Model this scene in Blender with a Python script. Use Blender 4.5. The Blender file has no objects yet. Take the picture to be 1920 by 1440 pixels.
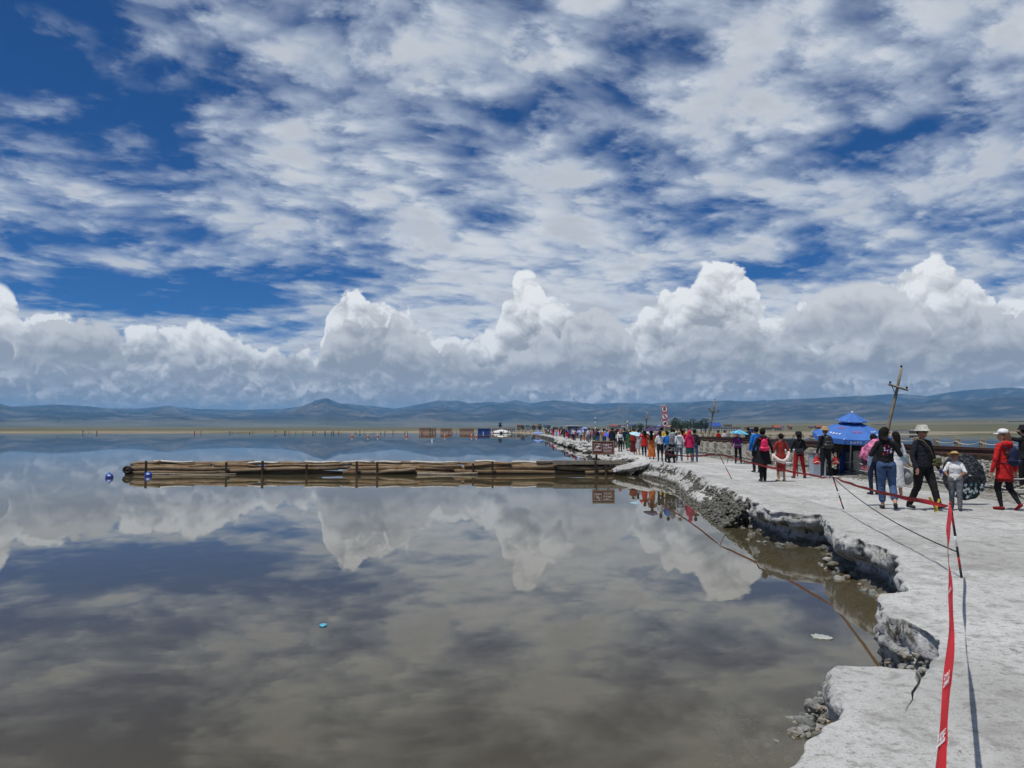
import bpy, bmesh, math, random
import numpy as np
from mathutils import Vector, Matrix

SC = bpy.context.scene
COL = SC.collection
R = math.radians

# ------------------------------------------------------------------ camera
CAM_Z = 1.65            # eye height above the salt causeway (z = 0)
WATER_Z = -0.66         # lake level
FPX = 1480.0            # focal length in photograph pixels (1920 wide)
PITCH = math.atan2(84.0, FPX)
cam_data = bpy.data.cameras.new('camera')
cam_data.sensor_width = 36.0
cam_data.lens = 36.0 * FPX / 1920.0
cam_data.clip_start = 0.05
cam_data.clip_end = 200000.0
cam = bpy.data.objects.new('camera', cam_data)
COL.objects.link(cam)
cam.location = (0, 0, CAM_Z)
cam.rotation_euler = (math.pi / 2 + PITCH, 0, 0)
SC.camera = cam

def ray(px, py):
    """direction of a photograph pixel, used only to survey where things stand"""
    x = (px - 960.0) / FPX
    y = (720.0 - py) / FPX
    c, s = math.cos(PITCH), math.sin(PITCH)
    return Vector((x, c - y * s, s + y * c))

def onz(px, py, z=0.0):
    d = ray(px, py)
    t = (z - CAM_Z) / d.z
    return Vector((d.x * t, d.y * t, z))

def atd(px, py, dist):
    """point at forward distance dist"""
    d = ray(px, py)
    t = dist / d.y
    return Vector((d.x * t, dist, CAM_Z + d.z * t))

def azel(px, py):
    d = ray(px, py).normalized()
    return math.atan2(d.x, d.y), math.asin(d.z)

# ------------------------------------------------------------------ sun + exposure
SUN_TO = Vector((-0.27, -0.20, 1.0)).normalized()      # direction towards the sun
sun_el = math.asin(SUN_TO.z)
sun_az = math.atan2(SUN_TO.x, SUN_TO.y)
sl = bpy.data.lights.new('sun', 'SUN')
sl.energy = 3.6
sl.angle = R(0.5)
sl.color = (1.0, 0.965, 0.91)
sun = bpy.data.objects.new('sun', sl)
COL.objects.link(sun)
sun.rotation_euler = (-SUN_TO).to_track_quat('-Z', 'Y').to_euler()
sun.location = (0, 0, 60)
SC.view_settings.view_transform = 'Standard'
SC.view_settings.look = 'None'
SC.view_settings.gamma = 1.0
SC.view_settings.use_curve_mapping = False
SC.view_settings.exposure = 0.0
cy = SC.cycles
cy.use_adaptive_sampling = True
cy.adaptive_threshold = 0.02
cy.max_bounces = 7
cy.diffuse_bounces = 3
cy.glossy_bounces = 3
cy.transmission_bounces = 4
cy.transparent_max_bounces = 10
cy.volume_bounces = 0
cy.caustics_reflective = False
cy.caustics_refractive = False
cy.sample_clamp_indirect = 6.0

# ------------------------------------------------------------------ node helpers
class X:
    """a socket with arithmetic"""
    nt = None
    def __init__(s, k): s.k = k
    def __add__(a, b): return mth('ADD', a, b)
    __radd__ = __add__
    def __sub__(a, b): return mth('SUBTRACT', a, b)
    def __rsub__(a, b): return mth('SUBTRACT', b, a)
    def __mul__(a, b): return mth('MULTIPLY', a, b)
    __rmul__ = __mul__
    def __truediv__(a, b): return mth('DIVIDE', a, b)
    def __pow__(a, b): return mth('POWER', a, b)

def setin(sock, v):
    if isinstance(v, X): X.nt.links.new(v.k, sock)
    else: sock.default_value = v

def mth(op, a, b=None, c=None, clamp=False):
    n = X.nt.nodes.new('ShaderNodeMath'); n.operation = op; n.use_clamp = clamp
    for i, v in enumerate((a, b, c)):
        if v is not None: setin(n.inputs[i], v)
    return X(n.outputs[0])

def clamp01(a): return mth('ADD', a, 0.0, clamp=True)
def mx(a, b): return mth('MAXIMUM', a, b)
def mn(a, b): return mth('MINIMUM', a, b)

def smooth(a, lo, hi):
    n = X.nt.nodes.new('ShaderNodeMapRange'); n.interpolation_type = 'SMOOTHSTEP'
    setin(n.inputs[0], a); setin(n.inputs[1], lo); setin(n.inputs[2], hi)
    n.inputs[3].default_value = 0.0; n.inputs[4].default_value = 1.0
    return X(n.outputs[0])

def comb(x, y, z=0.0):
    n = X.nt.nodes.new('ShaderNodeCombineXYZ')
    for i, v in enumerate((x, y, z)): setin(n.inputs[i], v)
    return X(n.outputs[0])

def sep(v):
    n = X.nt.nodes.new('ShaderNodeSeparateXYZ'); setin(n.inputs[0], v)
    return [X(o) for o in n.outputs]

def vadd(a, b):
    n = X.nt.nodes.new('ShaderNodeVectorMath'); n.operation = 'ADD'
    setin(n.inputs[0], a); setin(n.inputs[1], b)
    return X(n.outputs[0])

def vmul(a, b):
    n = X.nt.nodes.new('ShaderNodeVectorMath'); n.operation = 'MULTIPLY'
    setin(n.inputs[0], a); setin(n.inputs[1], b)
    return X(n.outputs[0])

def noise(v, scale, detail=4.0, rough=0.5, dist=0.0, dim='3D', lac=2.0, color=False, typ='FBM'):
    n = X.nt.nodes.new('ShaderNodeTexNoise'); n.noise_dimensions = dim; n.noise_type = typ
    setin(n.inputs['Vector'], v)
    n.inputs['Scale'].default_value = scale; n.inputs['Detail'].default_value = detail
    n.inputs['Roughness'].default_value = rough; n.inputs['Lacunarity'].default_value = lac
    n.inputs['Distortion'].default_value = dist
    return X(n.outputs[1 if color else 0])

def voro(v, scale, detail=0.0, rough=0.5, dim='3D', feature='F1', lac=2.0, out=0, smoothness=0.4):
    n = X.nt.nodes.new('ShaderNodeTexVoronoi'); n.voronoi_dimensions = dim; n.feature = feature
    n.normalize = True
    setin(n.inputs['Vector'], v)
    n.inputs['Scale'].default_value = scale
    if 'Detail' in n.inputs: n.inputs['Detail'].default_value = detail
    if 'Roughness' in n.inputs: n.inputs['Roughness'].default_value = rough
    if 'Lacunarity' in n.inputs: n.inputs['Lacunarity'].default_value = lac
    if feature == 'SMOOTH_F1': n.inputs['Smoothness'].default_value = smoothness
    return X(n.outputs[out])

def mixc(f, a, b, blend='MIX'):
    n = X.nt.nodes.new('ShaderNodeMix'); n.data_type = 'RGBA'; n.blend_type = blend
    setin(n.inputs[0], f)
    for k, v in ((6, a), (7, b)):
        if isinstance(v, X): setin(n.inputs[k], v)
        else: n.inputs[k].default_value = (v[0], v[1], v[2], 1.0)
    return X(n.outputs[2])

def ramp(f, stops):
    n = X.nt.nodes.new('ShaderNodeValToRGB'); setin(n.inputs[0], f)
    e = n.color_ramp.elements
    while len(e) > 1: e.remove(e[0])
    e[0].position = stops[0][0]; e[0].color = (*stops[0][1], 1)
    for p, c in stops[1:]:
        k = e.new(p); k.color = (*c, 1)
    return X(n.outputs[0])

def bump(h, strength=0.5, distance=0.02, normal=None):
    n = X.nt.nodes.new('ShaderNodeBump')
    n.inputs['Strength'].default_value = strength; n.inputs['Distance'].default_value = distance
    setin(n.inputs['Height'], h)
    if normal is not None: setin(n.inputs['Normal'], normal)
    return X(n.outputs[0])

# ------------------------------------------------------------------ world: sky with clouds
world = bpy.data.worlds.new('World')
SC.world = world
world.use_nodes = True
def build_world():
    nt = world.node_tree; X.nt = nt
    nt.nodes.clear()
    out = nt.nodes.new('ShaderNodeOutputWorld')
    bg = nt.nodes.new('ShaderNodeBackground')
    nt.links.new(bg.outputs[0], out.inputs[0])
    tc = nt.nodes.new('ShaderNodeTexCoord')
    d = X(tc.outputs['Generated'])
    sky = nt.nodes.new('ShaderNodeTexSky'); sky.sky_type = 'NISHITA'
    sky.sun_disc = False
    sky.sun_elevation = sun_el; sky.sun_rotation = sun_az
    sky.altitude = 3100.0; sky.air_density = 1.0; sky.dust_density = 0.25; sky.ozone_density = 3.0
    K = 0.07                                    # background strength
    x, y, z = sep(d)
    az = mth('ARCTAN2', x, y)
    el = mth('ARCSINE', z)
    # air-light of the clear sky
    col = X(sky.outputs[0])
    col = mixc(1.0, col, (0.14, 0.53, 0.99), 'MULTIPLY')
    C = lambda r, g, b: (r / K, g / K, b / K)   # cloud radiance written in final units

    # ---- high broken sheet (altocumulus), laid on a plane overhead
    zz = mx(z, 0.0) + 0.16
    px = x / zz; py = y / zz
    p = comb(px, py)
    wv = noise(p, 1.9, 1.0, 0.5, dim='2D', color=True)
    pw = vadd(p, vmul(vadd(wv, (-0.5, -0.5, -0.5)), (0.14, 0.14, 0.0)))
    px2 = px * 0.80 + py * 0.42; py2 = py * 0.95 - px * 0.50
    pd = vadd(comb(px2, py2), vmul(vadd(wv, (-0.5, -0.5, -0.5)), (0.14, 0.14, 0.0)))
    big = noise(vadd(p, (5.2, 2.4, 0)), 0.75, 2.0, 0.5, dim='2D')
    mid = noise(vadd(pd, (0.4, 8.3, 0)), 3.1, 5.0, 0.55, dim='2D')
    fin = noise(pd, 16.0, 4.0, 0.6, dim='2D') - 0.5
    puf = voro(vadd(pd, comb(fin * 0.10, fin * -0.08)), 6.6, 1.0, 0.5, dim='2D')
    bias = mn(mx((px + 0.35) * 0.20, -0.16), 0.05) + mn(mx((py - 1.45) * 0.18, -0.03), 0.32)
    dens = (big - 0.5) * 0.7 + (mid - 0.5) * 1.05 + (0.42 - puf) * 0.62 + fin * 0.34 + bias - 0.06
    # clear gaps above the cumulus bank
    for gx, gy, sx, sy, a in ((230, 560, 240, 26, 0.5), (1450, 515, 80, 20, 0.5), (640, 520, 90, 16, 0.3)):
        ga, ge = azel(gx, gy)
        q = ((az - ga) * (FPX / sx)) ** 2.0 + ((el - ge) * (FPX / sy)) ** 2.0
        dens = dens - a * mth('EXPONENT', q * -0.5)
    a1 = smooth(dens, -0.22, 0.30)
    a1 = a1 * 0.92
    core = smooth(dens, 0.08, 0.45)
    c1 = mixc(core, C(0.47, 0.54, 0.65), C(0.76, 0.78, 0.80))
    c1 = mixc(smooth(mid, 0.50, 0.68) * core * 0.8, c1, C(0.52, 0.55, 0.59))
    col = mixc(a1, col, c1)

    # ---- cumulus bank: rows from far to near, each with flat bases and heaped tops
    # base y, tallest top y, clouds per rad, billows per rad, seed, fill, lit, dark, towers
    def ely(v): return azel(960, v)[1]
    rows = [
        (778, 716, 9.0, 46.0, 3.1, 0.80, (0.68, 0.68, 0.67), (0.36, 0.365, 0.37), []),
        (758, 686, 9.0, 38.0, 9.4, 0.66, (0.80, 0.80, 0.79), (0.34, 0.345, 0.355), []),
        (742, 660, 8.5, 32.0, 17.2, 0.62, (0.88, 0.88, 0.87), (0.33, 0.335, 0.35), []),
        (728, 622, 6.5, 25.0, 24.5, 0.74, (0.93, 0.94, 0.94), (0.37, 0.39, 0.42), [(-30, 535, 75), (665, 548, 60), (725, 560, 95), (1040, 548, 95), (985, 505, 60), (1345, 466, 95), (1290, 535, 130), (1745, 490, 110), (1660, 540, 160), (1520, 565, 130), (1890, 560, 110)]),
        (706, 640, 8.0, 22.0, 31.7, 0.36, (0.66, 0.67, 0.68), (0.34, 0.355, 0.385), [(710, 590, 110), (1110, 580, 80), (140, 605, 90), (1390, 610, 120), (1780, 570, 140)]),
        (655, 600, 5.0, 18.0, 40.3, 0.10, (0.70, 0.71, 0.72), (0.42, 0.435, 0.47), [(1600, 540, 120)]),
    ]
    for ri, (base, top, cs, fs, seed, fill, lit, dark, towers) in enumerate(rows):
        eb = ely(base) + (noise(comb(az * cs * 1.3 + seed * 3.0, seed), 1.0, 1.0, dim='2D') - 0.5) * 0.022
        wob = noise(comb(az * fs, el * fs + seed), 0.8, 2.0, 0.55, dim='2D') - 0.5
        q = comb(az * fs + wob * 0.9, el * fs * 1.15 + seed * 1.7 - wob * 0.6)
        B = voro(q, 1.0, 3.0, 0.55, dim='2D', lac=2.3)
        B2 = voro(vadd(q, (-0.12, 0.26, 0)), 1.0, 2.0, 0.55, dim='2D', lac=2.3)
        prof = noise(comb(az * cs + seed * 5.0, seed), 1.0, 3.0, 0.5, dim='2D')
        hgt = mth('SQRT', clamp01((prof - (0.62 - fill * 0.45)) * 3.2)) * (ely(top) - ely(base))
        if towers: twob = noise(comb(az * 14.0 + seed, el * 14.0), 1.0, 3.0, 0.6, dim='2D') - 0.5
        for tx, ty, tw in towers:
            ta, te = azel(tx, ty)
            g = mth('SQRT', clamp01(1.0 - ((az - ta + twob * (tw * 0.6 / FPX)) * (FPX / tw)) ** 2.0)) * (0.94 + twob * 0.22)
            hgt = mx(hgt, g * (te - ely(base)))
        edge = (0.40 - B) * (1.5 / fs) + wob * (1.2 / fs)      # billows push the outline
        h = eb + hgt + edge * smooth(hgt, 0.0, 0.03) - el
        al = smooth(h, -0.001, 0.0065 if ri > 2 else 0.0045) * smooth(el - eb + wob * 0.03, -0.012, 0.014) * smooth(hgt, 0.002, 0.012) * smooth(eb + hgt + 0.013 - el, 0.0, 0.008)
        t = clamp01((el - eb) / mx(hgt, 0.01))
        kc = 2.3 if ri < 3 else 1.15
        light = clamp01(0.36 + (B2 - B) * (1.5 * kc) + (t - 0.5) * 1.15 + (0.35 - B) * (0.6 * kc) + wob * (0.9 * kc))
        cc = mixc(light, C(*dark), C(*lit))
        col = mixc(al, col, cc)
    # thin blue-grey veil low over the mountains
    veil = smooth(el, 0.075, 0.005)
    col = mixc(veil * 0.12, col, C(0.36, 0.43, 0.50))
    nt.links.new(col.k, bg.inputs[0])
    bg.inputs[1].default_value = K
build_world()
world.cycles.sampling_method = 'MANUAL'
world.cycles.sample_map_resolution = 512
# ------------------------------------------------------------------ small numpy noise
def _hash(ix, iy, iz, seed):
    h = (ix.astype(np.int64) * 374761393 + iy.astype(np.int64) * 668265263 + iz.astype(np.int64) * 2147483647 + seed * 1274126177) & 0xFFFFFFFF
    h = ((h ^ (h >> 13)) * 1274126177) & 0xFFFFFFFF
    h = ((h ^ (h >> 16)) * 2246822519) & 0xFFFFFFFF
    return ((h ^ (h >> 15)) & 0xFFFFFF).astype(np.float64) / 0xFFFFFF

def vnoise(x, y, z, seed=0):
    x = np.asarray(x, float); y = np.asarray(y, float) + 0 * x; z = np.asarray(z, float) + 0 * x
    ix, iy, iz = np.floor(x), np.floor(y), np.floor(z)
    fx, fy, fz = x - ix, y - iy, z - iz
    fx = fx * fx * fx * (fx * (fx * 6 - 15) + 10); fy = fy * fy * fy * (fy * (fy * 6 - 15) + 10); fz = fz * fz * (3 - 2 * fz)
    r = 0
    for a in (0, 1):
        for b in (0, 1):
            for c in (0, 1):
                w = (fx if a else 1 - fx) * (fy if b else 1 - fy) * (fz if c else 1 - fz)
                r = r + w * _hash(ix + a, iy + b, iz + c, seed)
    return r * 2 - 1

def fbm(x, y, z=0.0, octs=4, seed=0, gain=0.5, ridged=False):
    r = 0; amp = 1; f = 1; tot = 0
    for k in range(octs):
        n = vnoise(np.asarray(x) * f, np.asarray(y) * f, np.asarray(z) * f, seed + 17 * k)
        if ridged: n = 1 - 2 * np.abs(n)
        r = r + amp * n; tot += amp; amp *= gain; f *= 2.03
    return r / tot

# ------------------------------------------------------------------ object helpers
def mesh_obj(name, verts, faces, mat=None, parent=None, smooth=True, mats=None, fmat=None):
    me = bpy.data.meshes.new(name)
    me.from_pydata([tuple(v) for v in verts], [], [tuple(int(i) for i in f) for f in faces])
    for m in (mats or ([mat] if mat else [])): me.materials.append(m)
    if fmat is not None: me.polygons.foreach_set('material_index', np.asarray(fmat, dtype=np.int32))
    if smooth: me.polygons.foreach_set('use_smooth', np.ones(len(me.polygons), dtype=bool))
    me.update()
    o = bpy.data.objects.new(name, me); COL.objects.link(o)
    if parent is not None: o.parent = parent
    return o

class MB:
    """collects simple solids into one mesh"""
    def __init__(s): s.v = []; s.f = []
    def add(s, verts, faces):
        k = len(s.v); s.v += [tuple(p) for p in verts]; s.f += [tuple(i + k for i in f) for f in faces]; return s
    def box(s, c, size, rz=0.0, M=None):
        hx, hy, hz = size[0] / 2, size[1] / 2, size[2] / 2
        T = M if M is not None else Matrix.Translation(c) @ Matrix.Rotation(rz, 4, 'Z')
        vs = [T @ Vector((sx * hx, sy * hy, sz * hz)) for sx in (-1, 1) for sy in (-1, 1) for sz in (-1, 1)]
        return s.add(vs, [(0, 1, 3, 2), (4, 6, 7, 5), (0, 4, 5, 1), (2, 3, 7, 6), (0, 2, 6, 4), (1, 5, 7, 3)])
    def tube(s, pts, radii, seg=8, caps=True, flat=1.0):
        pts = [Vector(p) for p in pts]
        if not hasattr(radii, '__len__'): radii = [radii] * len(pts)
        vs = []; fs = []
        for i, p in enumerate(pts):
            d = (pts[min(i + 1, len(pts) - 1)] - pts[max(i - 1, 0)]).normalized()
            u = d.cross(Vector((0, 0, 1)))
            if u.length < 0.05: u = d.cross(Vector((0, 1, 0)))
            u.normalize(); w = u.cross(d)
            for k in range(seg):
                a = 2 * math.pi * k / seg
                vs.append(p + (u * math.cos(a) + w * math.sin(a) * flat) * radii[i])
        for i in range(len(pts) - 1):
            for k in range(seg):
                a, b = i * seg + k, i * seg + (k + 1) % seg
                fs.append((a, b, b + seg, a + seg))
        if caps:
            fs.append(tuple(range(seg))[::-1]); fs.append(tuple((len(pts) - 1) * seg + k for k in range(seg)))
        return s.add(vs, fs)
    def lathe(s, prof, seg=16, c=(0, 0, 0), M=None, caps=True):
        vs = []; fs = []
        for r, z in prof:
            for k in range(seg):
                a = 2 * math.pi * k / seg
                v = Vector((r * math.cos(a), r * math.sin(a), z))
                vs.append((M @ v) if M is not None else v + Vector(c))
        n = len(prof)
        for i in range(n - 1):
            for k in range(seg):
                a, b = i * seg + k, i * seg + (k + 1) % seg
                fs.append((a, b, b + seg, a + seg))
        if caps and prof[0] != prof[-1] and prof[0][0] > 1e-5: fs.append(tuple(range(seg))[::-1])
        if caps and prof[0] != prof[-1] and prof[-1][0] > 1e-5: fs.append(tuple((n - 1) * seg + k for k in range(seg)))
        return s.add(vs, fs)
    def build(s, name, mat, parent=None, smooth=False):
        return mesh_obj(name, s.v, s.f, mat, parent, smooth)

def empty(name, loc=(0, 0, 0), rz=0.0):
    o = bpy.data.objects.new(name, None); COL.objects.link(o)
    o.empty_display_size = 0.2
    o.location = loc; o.rotation_euler = (0, 0, rz)
    return o

def tag(o, label=None, cat=None, group=None, kind=None):
    if label: o['label'] = label
    if cat: o['category'] = cat
    if group: o['group'] = group
    if kind: o['kind'] = kind
    return o

def copy_tree(o, parent=None):
    c = o.copy(); COL.objects.link(c); c.parent = parent
    for ch in o.children: copy_tree(ch, c)
    return c

# ------------------------------------------------------------------ materials
MATS = {}
def material(name, fn):
    if name in MATS: return MATS[name]
    m = bpy.data.materials.new(name); m.use_nodes = True
    nt = m.node_tree; X.nt = nt
    b = nt.nodes['Principled BSDF']
    tc = nt.nodes.new('ShaderNodeTexCoord'); geo = nt.nodes.new('ShaderNodeNewGeometry')
    r = fn(X(tc.outputs['Object']), X(geo.outputs['Position']), X(geo.outputs['Normal']))
    names = {'color': 'Base Color', 'rough': 'Roughness', 'normal': 'Normal', 'metal': 'Metallic', 'spec': 'Specular IOR Level'}
    for k, v in r.items():
        s = b.inputs[names[k]]
        if isinstance(v, X): nt.links.new(v.k, s)
        elif k == 'color': s.default_value = (*v, 1)
        else: s.default_value = v
    MATS[name] = m
    return m

def cloth(rgb, rough=0.85):
    key = 'cloth_%.3f_%.3f_%.3f' % tuple(rgb)
    def fn(o, p, n):
        f = noise(o, 9.0, 3.0, 0.6)
        c = mixc(smooth(f, 0.3, 0.75), tuple(v * 0.82 for v in rgb), tuple(min(1, v * 1.12) for v in rgb))
        h = noise(vmul(o, (14, 14, 7)), 1.0, 3.0, 0.55, dist=0.8)
        return dict(color=c, rough=rough, normal=bump(h, 0.55, 0.03), spec=0.25)
    return material(key, fn)

def plain(name, rgb, rough=0.6, metal=0.0, var=0.15, scale=8.0, bmp=0.0, spec=0.4):
    def fn(o, p, n):
        f = noise(o, scale, 4.0, 0.6)
        c = mixc(smooth(f, 0.3, 0.7), tuple(v * (1 - var) for v in rgb), tuple(min(1, v * (1 + var)) for v in rgb))
        d = dict(color=c, rough=rough, metal=metal, spec=spec)
        if bmp: d['normal'] = bump(f, bmp, 0.02)
        return d
    return material(name, fn)

def m_salt(o, p, n):
    x, y, z = sep(p); nx, ny, nz = sep(n)
    big = noise(p, 0.35, 5.0, 0.6)
    streak = noise(vmul(p, (1.0, 0.45, 1.0)), 1.6, 6.0, 0.65)
    fine = noise(p, 14.0, 5.0, 0.7)
    grit = noise(p, 60.0, 3.0, 0.7)
    c = mixc(smooth(big, 0.35, 0.68), (0.44, 0.436, 0.412), (0.58, 0.576, 0.552))
    c = mixc(smooth(streak, 0.50, 0.72) * 0.6, c, (0.235, 0.23, 0.215))
    c = mixc(smooth(fine, 0.50, 0.68) * 0.75, c, (0.20, 0.19, 0.17))
    c = mixc(smooth(grit, 0.54, 0.70) * 0.7, c, (0.12, 0.115, 0.105))
    blot = noise(p, 4.5, 5.0, 0.62, dist=0.4)
    c = mixc(smooth(blot, 0.50, 0.68) * 0.6, c, (0.19, 0.18, 0.165))
    c = mixc(smooth(noise(vadd(p, (7.0, 3.0, 0)), 9.0, 4.0, 0.6), 0.66, 0.72) * 0.7, c, (0.085, 0.085, 0.085))
    c = mixc(smooth(noise(vadd(p, (2.0, 9.0, 0)), 26.0, 3.0, 0.6), 0.60, 0.70) * 0.5, c, (0.58, 0.58, 0.57))
    path = noise(vmul(p, (0.55, 0.07, 1.0)), 1.0, 4.0, 0.6, dist=0.5)
    c = mixc(smooth(path, 0.44, 0.62) * 0.42, c, (0.25, 0.243, 0.225))
    damp = noise(vadd(p, (31.0, 5.0, 0)), 0.8, 5.0, 0.62)
    c = mixc(smooth(damp, 0.56, 0.68) * 0.5, c, (0.20, 0.192, 0.175))
    # broken faces: salt crust stained black and brown
    side = smooth(nz, 0.80, 0.45)
    st = noise(p, 6.0, 6.0, 0.72, dist=0.6)
    cs = ramp(st, [(0.33, (0.03, 0.028, 0.024)), (0.40, (0.14, 0.13, 0.11)), (0.46, (0.42, 0.41, 0.38)), (0.58, (0.64, 0.635, 0.61))])
    c = mixc(side, c, cs)
    wet = smooth(z, -0.44, -0.58)
    cw = ramp(noise(p, 9.0, 5.0, 0.65), [(0.35, (0.045, 0.04, 0.032)), (0.6, (0.15, 0.135, 0.105)), (0.75, (0.26, 0.245, 0.21))])
    c = mixc(wet, c, cw)
    h = fine * 0.6 + grit * 0.35 + streak * 0.4
    return dict(color=c, rough=0.85, normal=bump(h, 0.9, 0.035), spec=0.25)

def m_gravel(o, p, n):
    v = voro(p, 16.0, out=1)
    d = voro(p, 16.0, out=0)
    f = noise(p, 0.9, 5.0, 0.6)
    k, _, _ = sep(v)
    c = ramp(k, [(0.0, (0.12, 0.118, 0.105)), (0.4, (0.19, 0.185, 0.165)), (0.7, (0.26, 0.25, 0.215)), (1.0, (0.36, 0.35, 0.32))])
    c = mixc(smooth(f, 0.4, 0.7) * 0.7, c, (0.25, 0.235, 0.20))
    return dict(color=c, rough=0.9, normal=bump(0.5 - d, 0.9, 0.05), spec=0.2)

def m_stone(o, p, n):
    oi = X.nt.nodes.new('ShaderNodeObjectInfo')
    r = X(oi.outputs['Random'])
    c = ramp(r, [(0.0, (0.10, 0.105, 0.095)), (0.3, (0.17, 0.18, 0.165)), (0.55, (0.27, 0.27, 0.245)), (0.75, (0.27, 0.22, 0.16)), (0.9, (0.40, 0.39, 0.36)), (1.0, (0.15, 0.15, 0.15))])
    f = noise(p, 22.0, 5.0, 0.65)
    c = mixc(smooth(f, 0.35, 0.7) * 0.55, c, (0.10, 0.097, 0.085))
    return dict(color=c, rough=0.8, normal=bump(f, 0.6, 0.02), spec=0.3)

def m_log(o, p, n):
    g = noise(vmul(p, (0.9, 7.0, 14.0)), 1.6, 6.0, 0.65, dist=0.5)
    b = noise(p, 1.7, 4.0, 0.6)
    oi = X.nt.nodes.new('ShaderNodeObjectInfo')
    r = X(oi.outputs['Random'])
    c = ramp(g, [(0.30, (0.035, 0.020, 0.012)), (0.44, (0.145, 0.088, 0.045)), (0.58, (0.29, 0.205, 0.115)), (0.78, (0.44, 0.36, 0.24))])
    c = mixc(r * 0.4, c, (0.30, 0.25, 0.18))
    c = mixc(smooth(b, 0.52, 0.7) * 0.75, c, (0.16, 0.08, 0.035))
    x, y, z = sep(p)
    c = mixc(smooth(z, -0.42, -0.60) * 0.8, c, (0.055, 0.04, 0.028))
    return dict(color=c, rough=0.85, normal=bump(g, 0.5, 0.02), spec=0.2)

def m_wood(o, p, n):
    g = noise(vmul(o, (10.0, 10.0, 1.2)), 1.8, 5.0, 0.6, dist=0.4)
    c = ramp(g, [(0.3, (0.15, 0.12, 0.085)), (0.55, (0.29, 0.245, 0.18)), (0.8, (0.40, 0.355, 0.28))])
    return dict(color=c, rough=0.85, normal=bump(g, 0.4, 0.01), spec=0.2)

def m_rust(o, p, n):
    g = noise(p, 5.0, 6.0, 0.7)
    c = ramp(g, [(0.3, (0.035, 0.017, 0.011)), (0.55, (0.085, 0.036, 0.02)), (0.75, (0.14, 0.065, 0.035))])
    return dict(color=c, rough=0.75, metal=0.15, normal=bump(g, 0.3, 0.01))

def m_land(o, p, n):
    x, y, z = sep(p); nx, ny, nz = sep(n)
    L = mth('SQRT', x * x + y * y)
    a = noise(p, 0.0016, 6.0, 0.6)
    b = noise(p, 0.011, 6.0, 0.65)
    s = noise(vmul(p, (0.0004, 0.0022, 0.001)), 1.0, 4.0, 0.6)
    c = mixc(smooth(a, 0.38, 0.62), (0.105, 0.098, 0.055), (0.16, 0.14, 0.09))
    c = mixc(smooth(s, 0.45, 0.6) * 0.8, c, (0.075, 0.088, 0.042))
    c = mixc(smooth(b, 0.52, 0.7) * 0.5, c, (0.22, 0.195, 0.145))
    # mountain sides: bare rock and scrub, with cloud shadow and sunlit patches painted in
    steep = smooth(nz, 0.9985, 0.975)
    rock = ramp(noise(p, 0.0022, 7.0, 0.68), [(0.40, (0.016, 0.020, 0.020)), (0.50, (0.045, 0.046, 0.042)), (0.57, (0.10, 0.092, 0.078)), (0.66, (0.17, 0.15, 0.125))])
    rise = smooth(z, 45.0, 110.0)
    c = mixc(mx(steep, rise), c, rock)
    # pale salt and mud along the shore, dark mud under the lake
    c = mixc(smooth(z, 0.35, -0.25) * smooth(b, 0.35, 0.6), c, (0.30, 0.25, 0.185))
    c = mixc(smooth(z, -0.64, -0.74), c, mixc(smooth(noise(p, 1.3, 5.0, 0.6), 0.4, 0.66), (0.085, 0.068, 0.044), (0.135, 0.11, 0.075)))
    return dict(color=c, rough=0.95, spec=0.1, normal=bump(b, 0.5, 6.0))

SALT = material('salt_crust', m_salt)
GRAVEL = material('gravel', m_gravel)
STONE = material('stone', m_stone)
def m_wetgravel(o, p, n):
    r = m_gravel(o, p, n); r['color'] = mixc(1.0, r['color'], (0.52, 0.52, 0.50), 'MULTIPLY'); return r
WETGRAVEL = material('dark_gravel', m_wetgravel)
LOG = material('log', m_log)
WOOD = material('weathered_wood', m_wood)
RUST = material('rusty_steel', m_rust)
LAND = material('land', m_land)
ROPE_W = plain('white_rope', (0.55, 0.54, 0.50), 0.9)
BLACK = plain('black_rubber', (0.02, 0.02, 0.022), 0.6)
CONC = plain('concrete', (0.35, 0.305, 0.23), 0.9, bmp=0.4, scale=14)
DKWOOD = plain('dark_wet_wood', (0.05, 0.03, 0.02), 0.8, bmp=0.3)
WHITE = plain('white_paint', (0.78, 0.78, 0.77), 0.5, var=0.05)
STEEL = plain('grey_steel', (0.40, 0.42, 0.44), 0.45, metal=0.6)

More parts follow.
